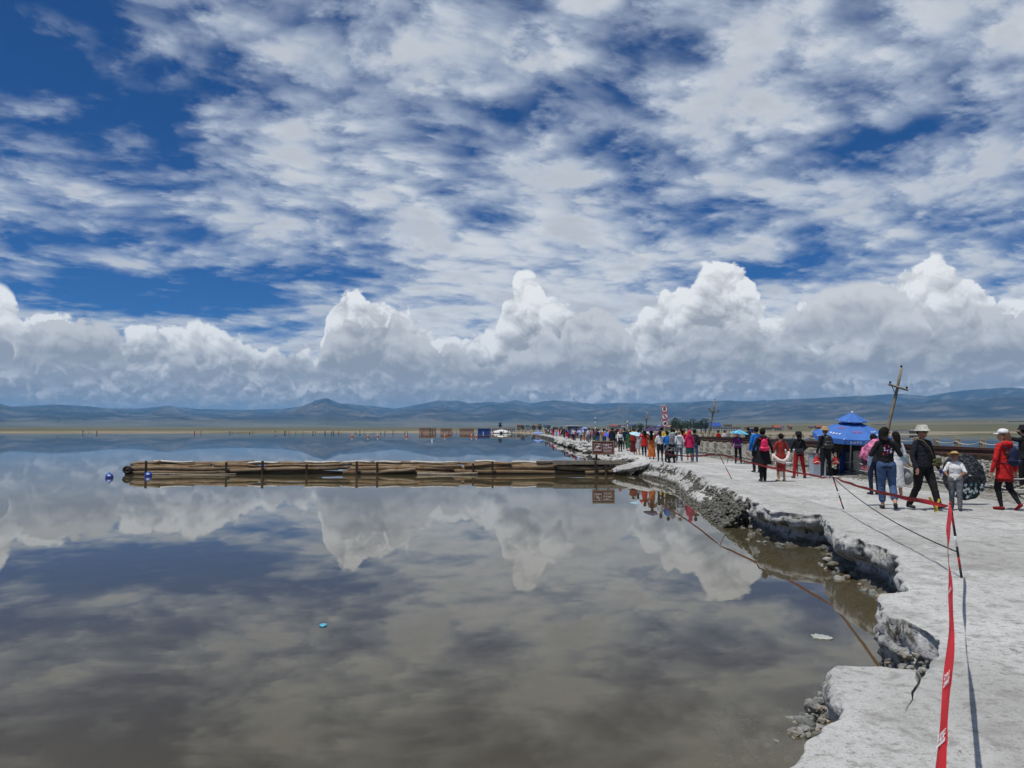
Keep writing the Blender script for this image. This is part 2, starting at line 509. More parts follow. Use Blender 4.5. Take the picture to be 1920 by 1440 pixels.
# ------------------------------------------------------------------ land: plain, lake bed and mountains in one sheet
SKY_PTS = [(-700, 762), (-400, 750), (-150, 764), (0, 756), (18, 761), (47, 760), (102, 757), (146, 759), (204, 764), (255, 765), (317, 759), (365, 765), (456, 767), (529, 765), (569, 760), (591, 750), (612, 745), (638, 755), (693, 759),
           (740, 765), (780, 758), (818, 750), (860, 750), (881, 755), (917, 752), (940, 754), (965, 749), (997, 755), (1034, 749), (1074, 752), (1110, 756), (1160, 754), (1220, 755), (1300, 752), (1400, 750), (1500, 747), (1560, 744), (1640, 739), (1690, 737), (1735, 741), (1755, 738), (1800, 731), (1880, 725), (1960, 728), (2100, 735), (2400, 722), (2700, 750)]
def build_land():
    az_in = np.radians(np.arange(-42, 42.001, 0.09))
    az_out = np.radians(np.arange(44, 317, 2.0))
    az = np.concatenate([az_in, az_out])
    rr = np.concatenate([np.geomspace(1.5, 190, 34), np.geomspace(200, 7800, 62), np.linspace(8000, 19500, 120), [21000, 23000]])
    A, Rr = np.meshgrid(az, rr, indexing='ij')
    Xg, Yg = Rr * np.sin(A), Rr * np.cos(A)
    sa = np.array([azel(px, py) for px, py in SKY_PTS])
    el = np.interp(np.where(az > math.pi, az - 2 * math.pi, az), sa[:, 0], sa[:, 1])
    # shoreline distance by direction: open lake to the left, the town spit ahead, a bay on the right
    pa = np.array([azel(px, 804)[0] for px in (-600, 0, 900, 1000, 1060, 1330, 1600, 1680, 1800, 2300)])
    shore = np.interp(np.where(az > math.pi, az - 2 * math.pi, az), pa, [430, 405, 400, 300, 235, 190, 190, 300, 330, 330])
    shore = shore[:, None] + 14 * fbm(Xg * 0.012, Yg * 0.012, 0, 3, 5)
    right = np.clip((A - 0.05) / 0.5, 0, 1) * (A < 1.5)
    k = np.clip((Rr - shore) / 60.0, 0, 1)
    bed = -1.02 + 0.10 * fbm(Xg * 0.25, Yg * 0.25, 0, 3, 9)
    plain_z = -0.50 + 0.9 * np.clip((Rr - shore) / 400, 0, 1) + 0.004 * np.clip(Rr - 900, 0, 8000) * (0.65 + 2.6 * right) + 0.35 * fbm(Xg * 0.01, Yg * 0.01, 0, 3, 3) * k
    z = bed + (plain_z - bed) * (k * k * (3 - 2 * k))
    # mountains
    foot = 7600 + 900 * fbm(Xg * 0.0003, Yg * 0.0003, 0, 2, 21)
    s = np.clip((Rr - foot) / (14000 - foot), 0, 1)
    back = np.clip((19500 - Rr) / 3500, 0, 1)
    wx = 300 * fbm(Xg * 0.0006, Yg * 0.0006, 0, 2, 61); wy = 300 * fbm(Xg * 0.0006, Yg * 0.0006, 5.0, 2, 67)
    rid = fbm((Xg + wx) * 0.00055, (Yg + wy) * 0.00038, 0, 7, 33, 0.6, ridged=True) * 0.5 + 0.5
    hills = fbm((Xg + wx) * 0.0009, (Yg + wy) * 0.0006, 7.0, 5, 39, 0.5, ridged=True) * 0.5 + 0.5
    m = (s ** 1.1) * back * (0.25 + 0.95 * rid) + 0.42 * np.clip(s * 7, 0, 1) * np.clip(1.6 - s * 2.2, 0, 1) * np.clip(hills - 0.30, 0, 1)
    ang = m * 1000.0 / Rr
    mxa = ang.max(axis=1)
    w = np.ones(9) / 9
    mxs = np.convolve(np.pad(mxa, 4, mode='edge'), w, 'valid')
    base_ang = (plain_z / Rr)[:, 150]
    scale = np.clip(np.tan(el) - base_ang - 0.0006, 0.004, 1) * (0.25 * 1 / mxs + 0.75 / mxa)
    z = z + m * 1000.0 * scale[:, None]
    na, nr = A.shape
    verts = np.stack([Xg, Yg, z], -1).reshape(-1, 3)
    i = np.arange(na)[:, None]; j = np.arange(nr - 1)[None, :]
    i2 = (i + 1) % na
    f = np.stack([i * nr + j, i2 * nr + j, i2 * nr + j + 1, i * nr + j + 1], -1).reshape(-1, 4)
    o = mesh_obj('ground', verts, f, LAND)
    tag(o, kind='structure')
    global LAND_AZ, LAND_R, LAND_ZG
    LAND_AZ, LAND_R, LAND_ZG = az_in, rr, z[:len(az_in)]
    return float(z.max())
LAND_TOP = build_land()
def land_z(x, y):
    a = math.atan2(x, y); r = math.hypot(x, y)
    i = int(round((a - LAND_AZ[0]) / (LAND_AZ[1] - LAND_AZ[0]))); i = min(max(i, 0), len(LAND_AZ) - 1)
    return float(np.interp(r, LAND_R, LAND_ZG[i]))

# ------------------------------------------------------------------ water
def build_water():
    m = bpy.data.materials.new('lake_water'); m.use_nodes = True
    nt = m.node_tree; X.nt = nt
    nt.nodes.clear()
    out = nt.nodes.new('ShaderNodeOutputMaterial')
    geo = nt.nodes.new('ShaderNodeNewGeometry'); p = X(geo.outputs['Position'])
    h1 = noise(vmul(p, (0.5, 1.6, 1.0)), 1.0, 3.0, 0.5)
    h2 = noise(vmul(p, (0.05, 0.25, 1.0)), 1.0, 2.0, 0.5)
    calm = smooth(noise(vmul(p, (0.012, 0.05, 1.0)), 1.0, 3.0, 0.6), 0.42, 0.66)
    nb = bump(h1 * (0.25 + calm) + h2 * 0.6, 0.03, 0.022)
    fr = nt.nodes.new('ShaderNodeFresnel'); fr.inputs['IOR'].default_value = 1.36
    nt.links.new(nb.k, fr.inputs['Normal'])
    gl = nt.nodes.new('ShaderNodeBsdfGlossy'); gl.inputs['Roughness'].default_value = 0.004
    gl.inputs['Color'].default_value = (0.97, 0.97, 0.96, 1)
    nt.links.new(nb.k, gl.inputs['Normal'])
    tr = nt.nodes.new('ShaderNodeBsdfTransparent'); tr.inputs['Color'].default_value = (0.72, 0.70, 0.62, 1)
    df = nt.nodes.new('ShaderNodeBsdfDiffuse')
    mud = mixc(smooth(noise(p, 0.12, 4.0, 0.6), 0.35, 0.65), (0.100, 0.084, 0.046), (0.132, 0.112, 0.064))
    nt.links.new(mud.k, df.inputs['Color'])
    body = nt.nodes.new('ShaderNodeMixShader'); body.inputs[0].default_value = 0.62
    nt.links.new(tr.outputs[0], body.inputs[1]); nt.links.new(df.outputs[0], body.inputs[2])
    mix = nt.nodes.new('ShaderNodeMixShader')
    nt.links.new(fr.outputs[0], mix.inputs[0]); nt.links.new(body.outputs[0], mix.inputs[1]); nt.links.new(gl.outputs[0], mix.inputs[2])
    nt.links.new(mix.outputs[0], out.inputs[0])
    n = 24
    g = np.linspace(-900, 900, n)
    vs = [(x, y, WATER_Z) for y in g for x in g]
    fs = [(j * n + i, j * n + i + 1, (j + 1) * n + i + 1, (j + 1) * n + i) for j in range(n - 1) for i in range(n - 1)]
    tag(mesh_obj('water', vs, fs, m), kind='structure')
build_water()

# ------------------------------------------------------------------ salt causeway
EDGE_PX = [(1400, 1600), (1450, 1500), (1490, 1440), (1516, 1411), (1535, 1365), (1573, 1340), (1579, 1316), (1562, 1286), (1565, 1264), (1576, 1250), (1650, 1249), (1722, 1256),
           (1716, 1270), (1720, 1281), (1708, 1298), (1710, 1311), (1699, 1325), (1696, 1340), (1703, 1326), (1712, 1313), (1713, 1300), (1724, 1284), (1728, 1271), (1740, 1256), (1760, 1229), (1761, 1200), (1725, 1175), (1698, 1162), (1660, 1145), (1649, 1112), (1694, 1107), (1700, 1089), (1693, 1050),
           (1655, 1026), (1596, 1005), (1566, 991), (1539, 964), (1492, 962), (1447, 958), (1396, 931), (1352, 910), (1316, 896), (1298, 881), (1263, 873), (1224, 867), (1195, 864), (1172, 857), (1140, 845),
           (1112, 835), (1086, 830), (1064, 827), (1051, 823.5), (1036, 819.5), (1022, 816.5), (1010, 814.5)]
def build_causeway():
    P = [onz(px, py) for px, py in EDGE_PX]
    P = [Vector((-1.8, -6.0, 0)), Vector((-0.9, -0.8, 0)), Vector((0.2, 1.3, 0))] + P
    crack = set(range(14, 26))                 # narrow crack walls stay straight
    pts = []; cw = []
    for i in range(len(P) - 1):
        a, b = P[i], P[i + 1]
        dmid = max(2.0, (a.y + b.y) / 2)
        step = 0.035 if dmid < 14 else (0.06 if dmid < 30 else (0.15 if dmid < 60 else 0.6))
        n = max(1, int((b - a).length / step))
        for k in range(n):
            pts.append(a.lerp(b, k / n)); cw.append(0.0 if i in crack else 1.0)
    pts.append(P[-1]); cw.append(1.0)
    pts = np.array([(p.x, p.y) for p in pts]); cw = np.array(cw)
    for _ in range(6): cw = np.convolve(np.pad(cw, 2, mode='edge'), np.ones(5) / 5, 'valid')
    T = np.gradient(pts, axis=0); T /= np.linalg.norm(T, axis=1)[:, None] + 1e-9
    for _ in range(4): T = np.stack([np.convolve(np.pad(T[:, c], 3, mode='edge'), np.ones(7) / 7, 'valid') for c in (0, 1)], -1)
    T /= np.linalg.norm(T, axis=1)[:, None] + 1e-9
    N = np.stack([-T[:, 1], T[:, 0]], -1)       # outward = left of travel
    dist = np.maximum(pts[:, 1], 2)
    amp = 0.05 + 0.0012 * np.minimum(dist, 60)
    jit = fbm(pts[:, 0] * 2.2, pts[:, 1] * 2.2, 0, 4, 2) * amp * 1.6 * cw
    pts = pts + N * jit[:, None]
    # top sheet
    right_x = 12.6
    inner = []
    rng = random.Random(4)
    ys = np.concatenate([np.arange(-6, 14, 0.16), np.arange(14, 40, 0.45), np.arange(40, 110, 1.2), np.arange(110, 246, 4)])
    ex = {}
    order = np.argsort(pts[:, 1])
    for yv in ys:
        sel = np.abs(pts[:, 1] - yv) < 0.5
        x0 = pts[sel, 0].max() + 0.06 if sel.any() else (0.1 if yv < 3 else 8.5)
        st = 0.16 if yv < 14 else (0.45 if yv < 40 else 1.0)
        xx = x0 + st * 0.5
        while xx < right_x - 0.05:
            inner.append((xx + rng.uniform(-.3, .3) * st, yv + rng.uniform(-.3, .3) * st)); xx += st
    from mathutils.geometry import delaunay_2d_cdt
    loop = [Vector(p) for p in pts] + [Vector((right_x, 246.0)), Vector((right_x, -6.0))]
    nl = len(loop)
    allv = loop + [Vector(p) for p in inner]
    res = delaunay_2d_cdt(allv, [], [list(range(nl))], 2, 1e-4)
    vx = np.array([(v.x, v.y) for v in res[0]])
    orig = res[3]
    d2e = np.array([1.0 if any(o < nl for o in orig[i]) else 0.0 for i in range(len(vx))])
    zt = 0.018 * fbm(vx[:, 0] * 1.3, vx[:, 1] * 1.3, 0, 4, 7) + 0.012 * fbm(vx[:, 0] * 5, vx[:, 1] * 5, 0, 2, 8)
    zt = np.where(d2e > 0.5, 0.0, zt)
    cvs = [(vx[i, 0], vx[i, 1], zt[i]) for i in range(len(vx))]
    o = mesh_obj('causeway', cvs, res[2], SALT)
    tag(o, kind='structure')
    # broken face under the edge: crust lip, undercut, footing
    prof = np.array([(0, 0), (.008, -.006), (.016, -.03), (.022, -.07), (.026, -.11), (.022, -.155), (.012, -.20), (-.008, -.245), (-.035, -.285), (-.09, -.315), (-.17, -.335), (-.26, -.36), (-.33, -.40), (-.34, -.45), (-.30, -.51), (-.24, -.57), (-.15, -.63), (-.05, -.70), (.08, -.80), (.25, -1.05)])
    m = len(prof); n = len(pts)
    u = 0.42 + 0.9 * fbm(pts[:, 0] * 0.8, pts[:, 1] * 0.8, 3.0, 2, 12)
    gr = np.clip((dist - 20) / 3, 0, 1) * np.clip((43 - dist) / 3, 0, 1)    # the stretch that has slumped into gravel
    u = np.clip(u, 0.05, 1.3) * (1 - gr) - 0.6 * gr
    O = prof[None, :, 0] * 1.0
    O = np.where(prof[None, :, 0] < 0, prof[None, :, 0] * u[:, None], prof[None, :, 0]) * cw[:, None]
    O = O + (gr[:, None] * 0.55 * np.clip(-prof[None, :, 1] / 0.7, 0, 1.3) ** 1.2) * cw[:, None]
    Z = np.repeat(prof[None, :, 1], n, 0)
    thick = 1.0 + 0.35 * fbm(pts[:, 0] * 0.6, pts[:, 1] * 0.6, 9.0, 2, 14)
    Z = np.where(Z > -0.5, Z * np.clip(thick[:, None], 0.6, 1.3), Z)
    V = np.zeros((n, m, 3))
    V[:, :, 0] = pts[:, None, 0] + N[:, None, 0] * O
    V[:, :, 1] = pts[:, None, 1] + N[:, None, 1] * O
    V[:, :, 2] = Z
    fade = np.clip(-prof[None, :, 1] / 0.05, 0, 1) * (0.3 + 0.7 * cw[:, None])
    f1 = fbm(V[..., 0] * 5, V[..., 1] * 5, V[..., 2] * 6, 4, 31) * 0.075 * (1 + dist[:, None] * 0.012)
    f1 = f1 + fbm(V[..., 0] * 1.7, V[..., 1] * 1.7, V[..., 2] * 2.5, 3, 37) * 0.11
    f2 = np.abs(fbm(V[..., 0] * 13, V[..., 1] * 13, V[..., 2] * 13, 3, 41)) * 0.05
    lay = fbm(V[..., 0] * 1.2, V[..., 1] * 1.2, V[..., 2] * 26, 2, 47) * 0.035
    D = (f1 + f2 + lay) * fade
    V[:, :, 0] += N[:, None, 0] * D; V[:, :, 1] += N[:, None, 1] * D
    V[:, :, 2] += fbm(V[..., 0] * 7, V[..., 1] * 7, V[..., 2] * 7 + 5, 3, 51) * 0.035 * fade
    i = np.arange(n - 1)[:, None]; j = np.arange(m - 1)[None, :]
    f = np.stack([i * m + j, i * m + j + 1, (i + 1) * m + j + 1, (i + 1) * m + j], -1).reshape(-1, 4)
    e = mesh_obj('broken_edge', V.reshape(-1, 3), f, SALT, o)
    return o, pts, N
CAUSEWAY, EDGE, EDGE_N = build_causeway()
# ------------------------------------------------------------------ railway embankment beside the causeway
RNG = random.Random(11)
def build_embankment():
    prof = [(10.9, -0.05), (11.35, 0.015), (11.8, 0.06), (12.2, 0.14), (12.6, 0.33), (13.0, 0.55), (13.35, 0.70), (13.7, 0.745), (14.6, 0.75), (15.6, 0.75), (16.4, 0.73), (16.8, 0.6), (17.4, 0.2), (18.0, -0.25), (18.8, -0.62), (20.0, -1.1)]
    ys = np.concatenate([np.arange(-6, 45, 0.22), np.arange(45, 110, 0.8), np.arange(110, 215, 4)])
    xs = np.interp(np.linspace(0, len(prof) - 1, 60), range(len(prof)), [p[0] for p in prof])
    zs = np.interp(np.linspace(0, len(prof) - 1, 60), range(len(prof)), [p[1] for p in prof])
    Xg, Yg = np.meshgrid(xs, ys)
    Z = np.repeat(zs[None], len(ys), 0)
    edge = 0.45 * fbm(Yg * 0.35, Yg * 0 + 2, 0, 3, 3)
    Xs = Xg + edge * np.clip((12.6 - Xg) / 1.5, 0, 1)
    n1 = fbm(Xg * 3, Yg * 3, 0, 3, 4); n2 = fbm(Xg * 0.7, Yg * 0.7, 0, 2, 6)
    Z = Z + (0.045 * n1 + 0.07 * n2) * np.clip((Xg - 11.0) / 0.8, 0.15, 1)
    n, m = Z.shape
    i = np.arange(n - 1)[:, None]; j = np.arange(m - 1)[None, :]
    f = np.stack([i * m + j, i * m + j + 1, (i + 1) * m + j + 1, (i + 1) * m + j], -1).reshape(-1, 4)
    o = mesh_obj('railway_embankment', np.stack([Xs, Yg, Z], -1).reshape(-1, 3), f, GRAVEL)
    tag(o, kind='structure')
    # loose ballast too small to pick apart
    ico = icosphere(0)
    vs = []; fs = []
    rng = np.random.default_rng(5)
    for k in range(5200):
        y = 9 + 42 * rng.random() ** 1.4
        x = 11.1 + 2.5 * rng.random() ** 0.8 if rng.random() < 0.85 else 16 + 1.8 * rng.random()
        z = float(np.interp(x, [p[0] for p in prof], [p[1] for p in prof]))
        s = rng.uniform(0.025, 0.07) * (0.7 if x < 11.8 else 1.0)
        sc = np.array([s * rng.uniform(.7, 1.3), s * rng.uniform(.7, 1.3), s * rng.uniform(.5, .9)])
        a = rng.random() * 6.28; ca, sa = math.cos(a), math.sin(a)
        v = ico[0] * sc * rng.uniform(0.8, 1.2, (len(ico[0]), 1))
        v = np.stack([v[:, 0] * ca - v[:, 1] * sa + x, v[:, 0] * sa + v[:, 1] * ca + y, v[:, 2] + z + s * 0.25], -1)
        fs.append(ico[1] + len(vs) * len(ico[0])); vs.append(v)
    b = mesh_obj('ballast', np.concatenate(vs), np.concatenate(fs), GRAVEL, o, smooth=False)
    tag(b, kind='stuff')
    return o

def icosphere(sub):
    bm = bmesh.new(); bmesh.ops.create_icosphere(bm, subdivisions=sub + 1, radius=1.0)
    v = np.array([tuple(p.co) for p in bm.verts]); f = np.array([[q.index for q in fc.verts] for fc in bm.faces])
    bm.free(); return v, f
EMB = build_embankment()

def build_track():
    t = empty('railway_track', (14.9, 10, 0.75))
    tag(t, 'rusty narrow railway track on the gravel embankment beside the causeway', 'railway')
    off = -Vector(t.location)
    for x in (14.15, 15.65):
        r = MB()
        sec = [(-.07, 0), (.07, 0), (.07, .02), (.015, .035), (.015, .12), (.04, .135), (.04, .17), (-.04, .17), (-.04, .135), (-.015, .12), (-.015, .035), (-.07, .02)]
        ys = [-6 + 4 * k for k in range(55)]
        vs = []; fs = []
        for k, y in enumerate(ys):
            w = 0.02 * math.sin(y * 0.31 + x)
            vs += [(x + a * 1.05 + off.x, y + off.y, 0.86 + b * 1.05 + w + off.z) for a, b in sec]
        n = len(sec)
        for k in range(len(ys) - 1):
            for q in range(n): fs.append((k * n + q, k * n + (q + 1) % n, (k + 1) * n + (q + 1) % n, (k + 1) * n + q))
        r.add(vs, fs); r.build('rail', RUST, t)
    sl = MB().box((0, 0, 0), (2.5, 0.22, 0.16)).build('sleeper', DKWOOD, t)
    sl.location = Vector((14.9, 12, 0.785)) + off
    for k in range(1, 75):
        c = sl.copy(); COL.objects.link(c); c.parent = t
        c.location = Vector((14.9 + RNG.uniform(-.06, .06), 12 + 0.66 * k, 0.785 + RNG.uniform(-.015, .015))) + off
        c.rotation_euler = (0, 0, RNG.uniform(-.03, .03))
    far = MB()
    for k in range(75, 260): far.box((14.9 + off.x, 12 + 0.66 * k + off.y, 0.785 + off.z), (2.5, 0.22, 0.16))
    tag(far.build('far_sleepers', DKWOOD, t), kind='stuff')
build_track()

def build_fence(name, x, y0, y1, step, h, z0, label, mat, ropes, lean):
    f = empty(name, (x, y0, 0)); tag(f, label, 'fence')
    w = 0.19
    pm = MB()
    prof = [(-w / 2, -w * .5), (w / 2, -w * .5), (w / 2, w * .5), (-w / 2, w * .5)]
    vs = []
    for zz, s, dx in ((-0.35, 1.15, 0), (h * 0.5, 1.0, 0.01), (h - 0.05, 0.92, 0.02), (h, 0.72, 0.02)):
        vs += [(a * s + dx, b * s, zz) for a, b in prof]
    fs = [(0, 3, 2, 1), (12, 13, 14, 15)]
    for k in range(3):
        for q in range(4): fs.append((k * 4 + q, k * 4 + (q + 1) % 4, k * 4 + 4 + (q + 1) % 4, k * 4 + 4 + q))
    pm.add(vs, fs); p0 = pm.build('post', mat, f)
    tops = []; k = 0; y = y0
    while y < y1:
        p = p0 if k == 0 else p0.copy()
        if k: COL.objects.link(p); p.parent = f
        dx = RNG.uniform(-.06, .06)
        p.location = (dx, y - y0, z0)
        p.rotation_euler = (RNG.uniform(-.09, .09), lean + RNG.uniform(-.08, .08), RNG.uniform(-.3, .3))
        tops.append(Vector((dx, y - y0, z0))); k += 1
        y += step * RNG.uniform(0.85, 1.15) * (1 if y < 70 else 1.6)
    for hz in ropes:
        pts = []
        for a, b in zip(tops[:-1], tops[1:]):
            sag = RNG.uniform(0.05, 0.14)
            for q in range(6):
                u = q / 6
                p = a.lerp(b, u); pts.append((p.x - 0.085, p.y, p.z + hz - sag * 4 * u * (1 - u)))
        MB().tube(pts, 0.014, 5).build('rope', ROPE_W, f, True)
    # the black cable that loops along the feet
    return f, tops
build_fence('rope_fence', 12.0, 13.2, 110, 1.6, 0.86, 0.03, 'low row of concrete posts with white ropes along the causeway side of the track', CONC, (0.52, 0.24), 0.03)
build_fence('rope_fence', 17.3, 20.0, 110, 1.5, 1.05, 0.25, 'row of wooden posts with white ropes beyond the track above the bay', WOOD, (0.92, 0.62), -0.02)
def foot_cable():
    pts = []
    for k in range(160):
        y = 13 + k * 0.25
        pts.append((11.75 + 0.12 * math.sin(y * 1.7) + 0.08 * math.sin(y * 4.1), y, 0.13 + 0.07 * abs(math.sin(y * 1.53))))
    o = MB().tube(pts, 0.022, 5).build('cable', BLACK, None, True)
    tag(o, 'black cable looping along the feet of the concrete posts', 'cable')
foot_cable()

# ------------------------------------------------------------------ stakes and warning tape
RED = plain('red_tape', (0.47, 0.012, 0.018), 0.6, var=0.12, scale=3.0, spec=0.2)
REDPAINT = plain('red_paint', (0.42, 0.03, 0.03), 0.5)
STAKES = []
def stake(base_px, top_px, lean_y, label, top_d=None):
    b = onz(*base_px); d = b.y - lean_y
    t = atd(top_px[0], top_px[1], d)
    e = empty('tape_stake', b); tag(e, label, 'stake')
    ax = t - b
    L = ax.length; n = 7
    for k in range(n):            # painted in red and white bands like a ranging pole
        a = ax * (k / n); c = ax * ((k + 1) / n)
        if k == 0: a = a - ax.normalized() * 0.06
        MB().tube([a, c], 0.014, 8).build('band', (REDPAINT if k % 2 else BLACK) if k != 3 else WHITE, e, True)
    MB().tube([ax, ax * 1.03], [0.016, 0.008], 8).build('cap', REDPAINT, e, True)
    STAKES.append(t); return t
T1 = stake((1803, 1083), (1782, 945), 0.15, 'leaning thin stake where the wide red tape is tied, closest to the open pavement')
T2 = stake((1582, 955), (1562, 895), 0.1, 'leaning thin stake holding the red tape beside the man in jeans')
T3 = stake((1372, 898), (1347, 850), 0.1, 'leaning thin stake holding the red tape near the woman in purple')
T0 = Vector((-0.32, -0.45, 0.78))
e0 = empty('tape_stake', (-0.26, -0.38, 0)); tag(e0, 'thin stake at the end of the wide red tape', 'stake')
MB().tube([(0, 0, -.05), (-.06, -.07, .8)], 0.014, 8).build('band', REDPAINT, e0, True)

def font_mesh(text, size, extrude=0.0, bold=0.0):
    cu = bpy.data.curves.new('txt', 'FONT'); cu.body = text; cu.size = size; cu.extrude = extrude
    cu.offset = bold; cu.resolution_u = 3
    cu.align_x = 'CENTER'; cu.align_y = 'CENTER'
    o = bpy.data.objects.new('txt', cu); COL.objects.link(o)
    dg = bpy.context.evaluated_depsgraph_get()
    me = bpy.data.meshes.new_from_object(o.evaluated_get(dg))
    bpy.data.objects.remove(o); bpy.data.curves.remove(cu)
    v = np.zeros(len(me.vertices) * 3); me.vertices.foreach_get('co', v); v = v.reshape(-1, 3)
    f = [tuple(p.vertices) for p in me.polygons]
    bpy.data.meshes.remove(me)
    return v, f

def ribbon(a, b, sag, width, tw, name, label, n=90, text=None, slack=0.0):
    """flat tape between two points; tw = list of (u, roll angle)"""
    a = Vector(a); b = Vector(b)
    us = np.linspace(0, 1, n)
    roll = np.interp(us, [t[0] for t in tw], [t[1] for t in tw])
    wf = np.interp(us, [0, .03, .1, .9, .97, 1], [.25, .6, 1, 1, .6, .25])
    d = (b - a); side = Vector((d.y, -d.x, 0)).normalized(); up = Vector((0, 0, 1))
    def fr(u):
        p = a.lerp(b, u) - up * (sag * 4 * u * (1 - u))
        p = p + side * (slack * math.sin(u * 9.0) * math.sin(math.pi * u)) + up * (0.004 * math.sin(u * 31))
        r = float(np.interp(u, us, roll)); w = side * math.cos(r) + up * math.sin(r)
        nn = up * math.cos(r) - side * math.sin(r)
        return p, w, nn, float(np.interp(u, us, wf))
    vs = []; fs = []
    for i, u in enumerate(us):
        p, w, nn, k = fr(u)
        for q in (-1, -.33, .33, 1):
            vs.append(p + w * (q * width / 2 * k) + nn * (0.004 * math.cos(q * 2 + u * 40)))
    for i in range(n - 1):
        for q in range(3): fs.append((i * 4 + q, i * 4 + q + 1, i * 4 + 5 + q, i * 4 + 4 + q))
    o = mesh_obj(name, vs, fs, RED); tag(o, label, 'tape')
    if text:
        L = d.length
        for body, u0, size in text:
            v, f = font_mesh(body, size, 0.0, 0.0006)
            for sg in (1, -1):
                tv = []
                for x, y, z in v:
                    p, w, nn, k = fr(u0 - x / L)
                    tv.append(p + w * (y * k) + nn * (0.006 * sg))
                mesh_obj('lettering', tv, f, WHITE, o, smooth=False)
    return o
ribbon(T1, T0, 0.10, 0.050, [(0, 0.7), (0.12, 0.75), (0.28, 1.35), (0.36, 1.75), (0.5, 2.1), (0.62, 2.25), (0.8, 2.2), (1, 2.2)], 'warning_tape', 'wide red warning tape with white lettering running towards the open pavement', 120,
       [('LIMIT LINE', 0.62, 0.042), ('警戒线', 0.685, 0.042), ('LIMIT LINE', 0.38, 0.042), ('警戒线', 0.445, 0.042)], 0.02)
ribbon(T2, T1 - Vector((0.02, 0, 0.02)), 0.05, 0.055, [(0, 0.9), (.2, 1.2), (.5, 1.0), (.8, 1.4), (1, 1.9)], 'warning_tape', 'red warning tape strung in front of the man with the bucket hat', 80)
ribbon(T3, T2 - Vector((0.02, 0, 0.02)), 0.07, 0.055, [(0, 1.3), (.3, 0.9), (.6, 1.4), (1, 0.8)], 'warning_tape', 'red warning tape strung in front of the woman in the long red dress', 90)
T4 = atd(1240, 848, 36.5)
ribbon(T4, T3 - Vector((0.02, 0, 0.02)), 0.12, 0.055, [(0, 1.3), (.3, 0.9), (.6, 1.4), (1, 0.8)], 'warning_tape', 'red warning tape strung past the woman in the white hooded jacket', 60)
e4 = empty('tape_stake', (T4.x + .1, T4.y, 0)); tag(e4, 'thin stake holding the red tape beside the woman in a white T-shirt', 'stake')
MB().tube([(0, 0, -.05), (-.1, 0, T4.z + .03)], 0.016, 8).build('band', BLACK, e4, True)
pts = [T2.lerp(onz(1803, 1083).lerp(T1, 0.35), u) - Vector((0, 0, 0.5 * u * (1 - u))) for u in np.linspace(0, 1, 30)]
tag(MB().tube(pts, 0.008, 5).build('cord', BLACK, None, True), 'thin dark cord strung low between two leaning stakes', 'cord')
YEL = plain('yellow_tape', (0.62, 0.42, 0.03), 0.5)
k = atd(1750, 945, 10.2)
o = MB().box((0, 0, 0), (0.012, 0.05, 0.2), M=Matrix.Translation(k) @ Matrix.Rotation(-0.5, 4, 'Y')).box((0, 0, 0), (0.012, 0.04, 0.18), M=Matrix.Translation(k + Vector((.05, 0, -.02))) @ Matrix.Rotation(0.35, 4, 'Y')).build('tape_knot', YEL)
tag(o, 'yellow strip knotted around the red warning tape', 'tape')

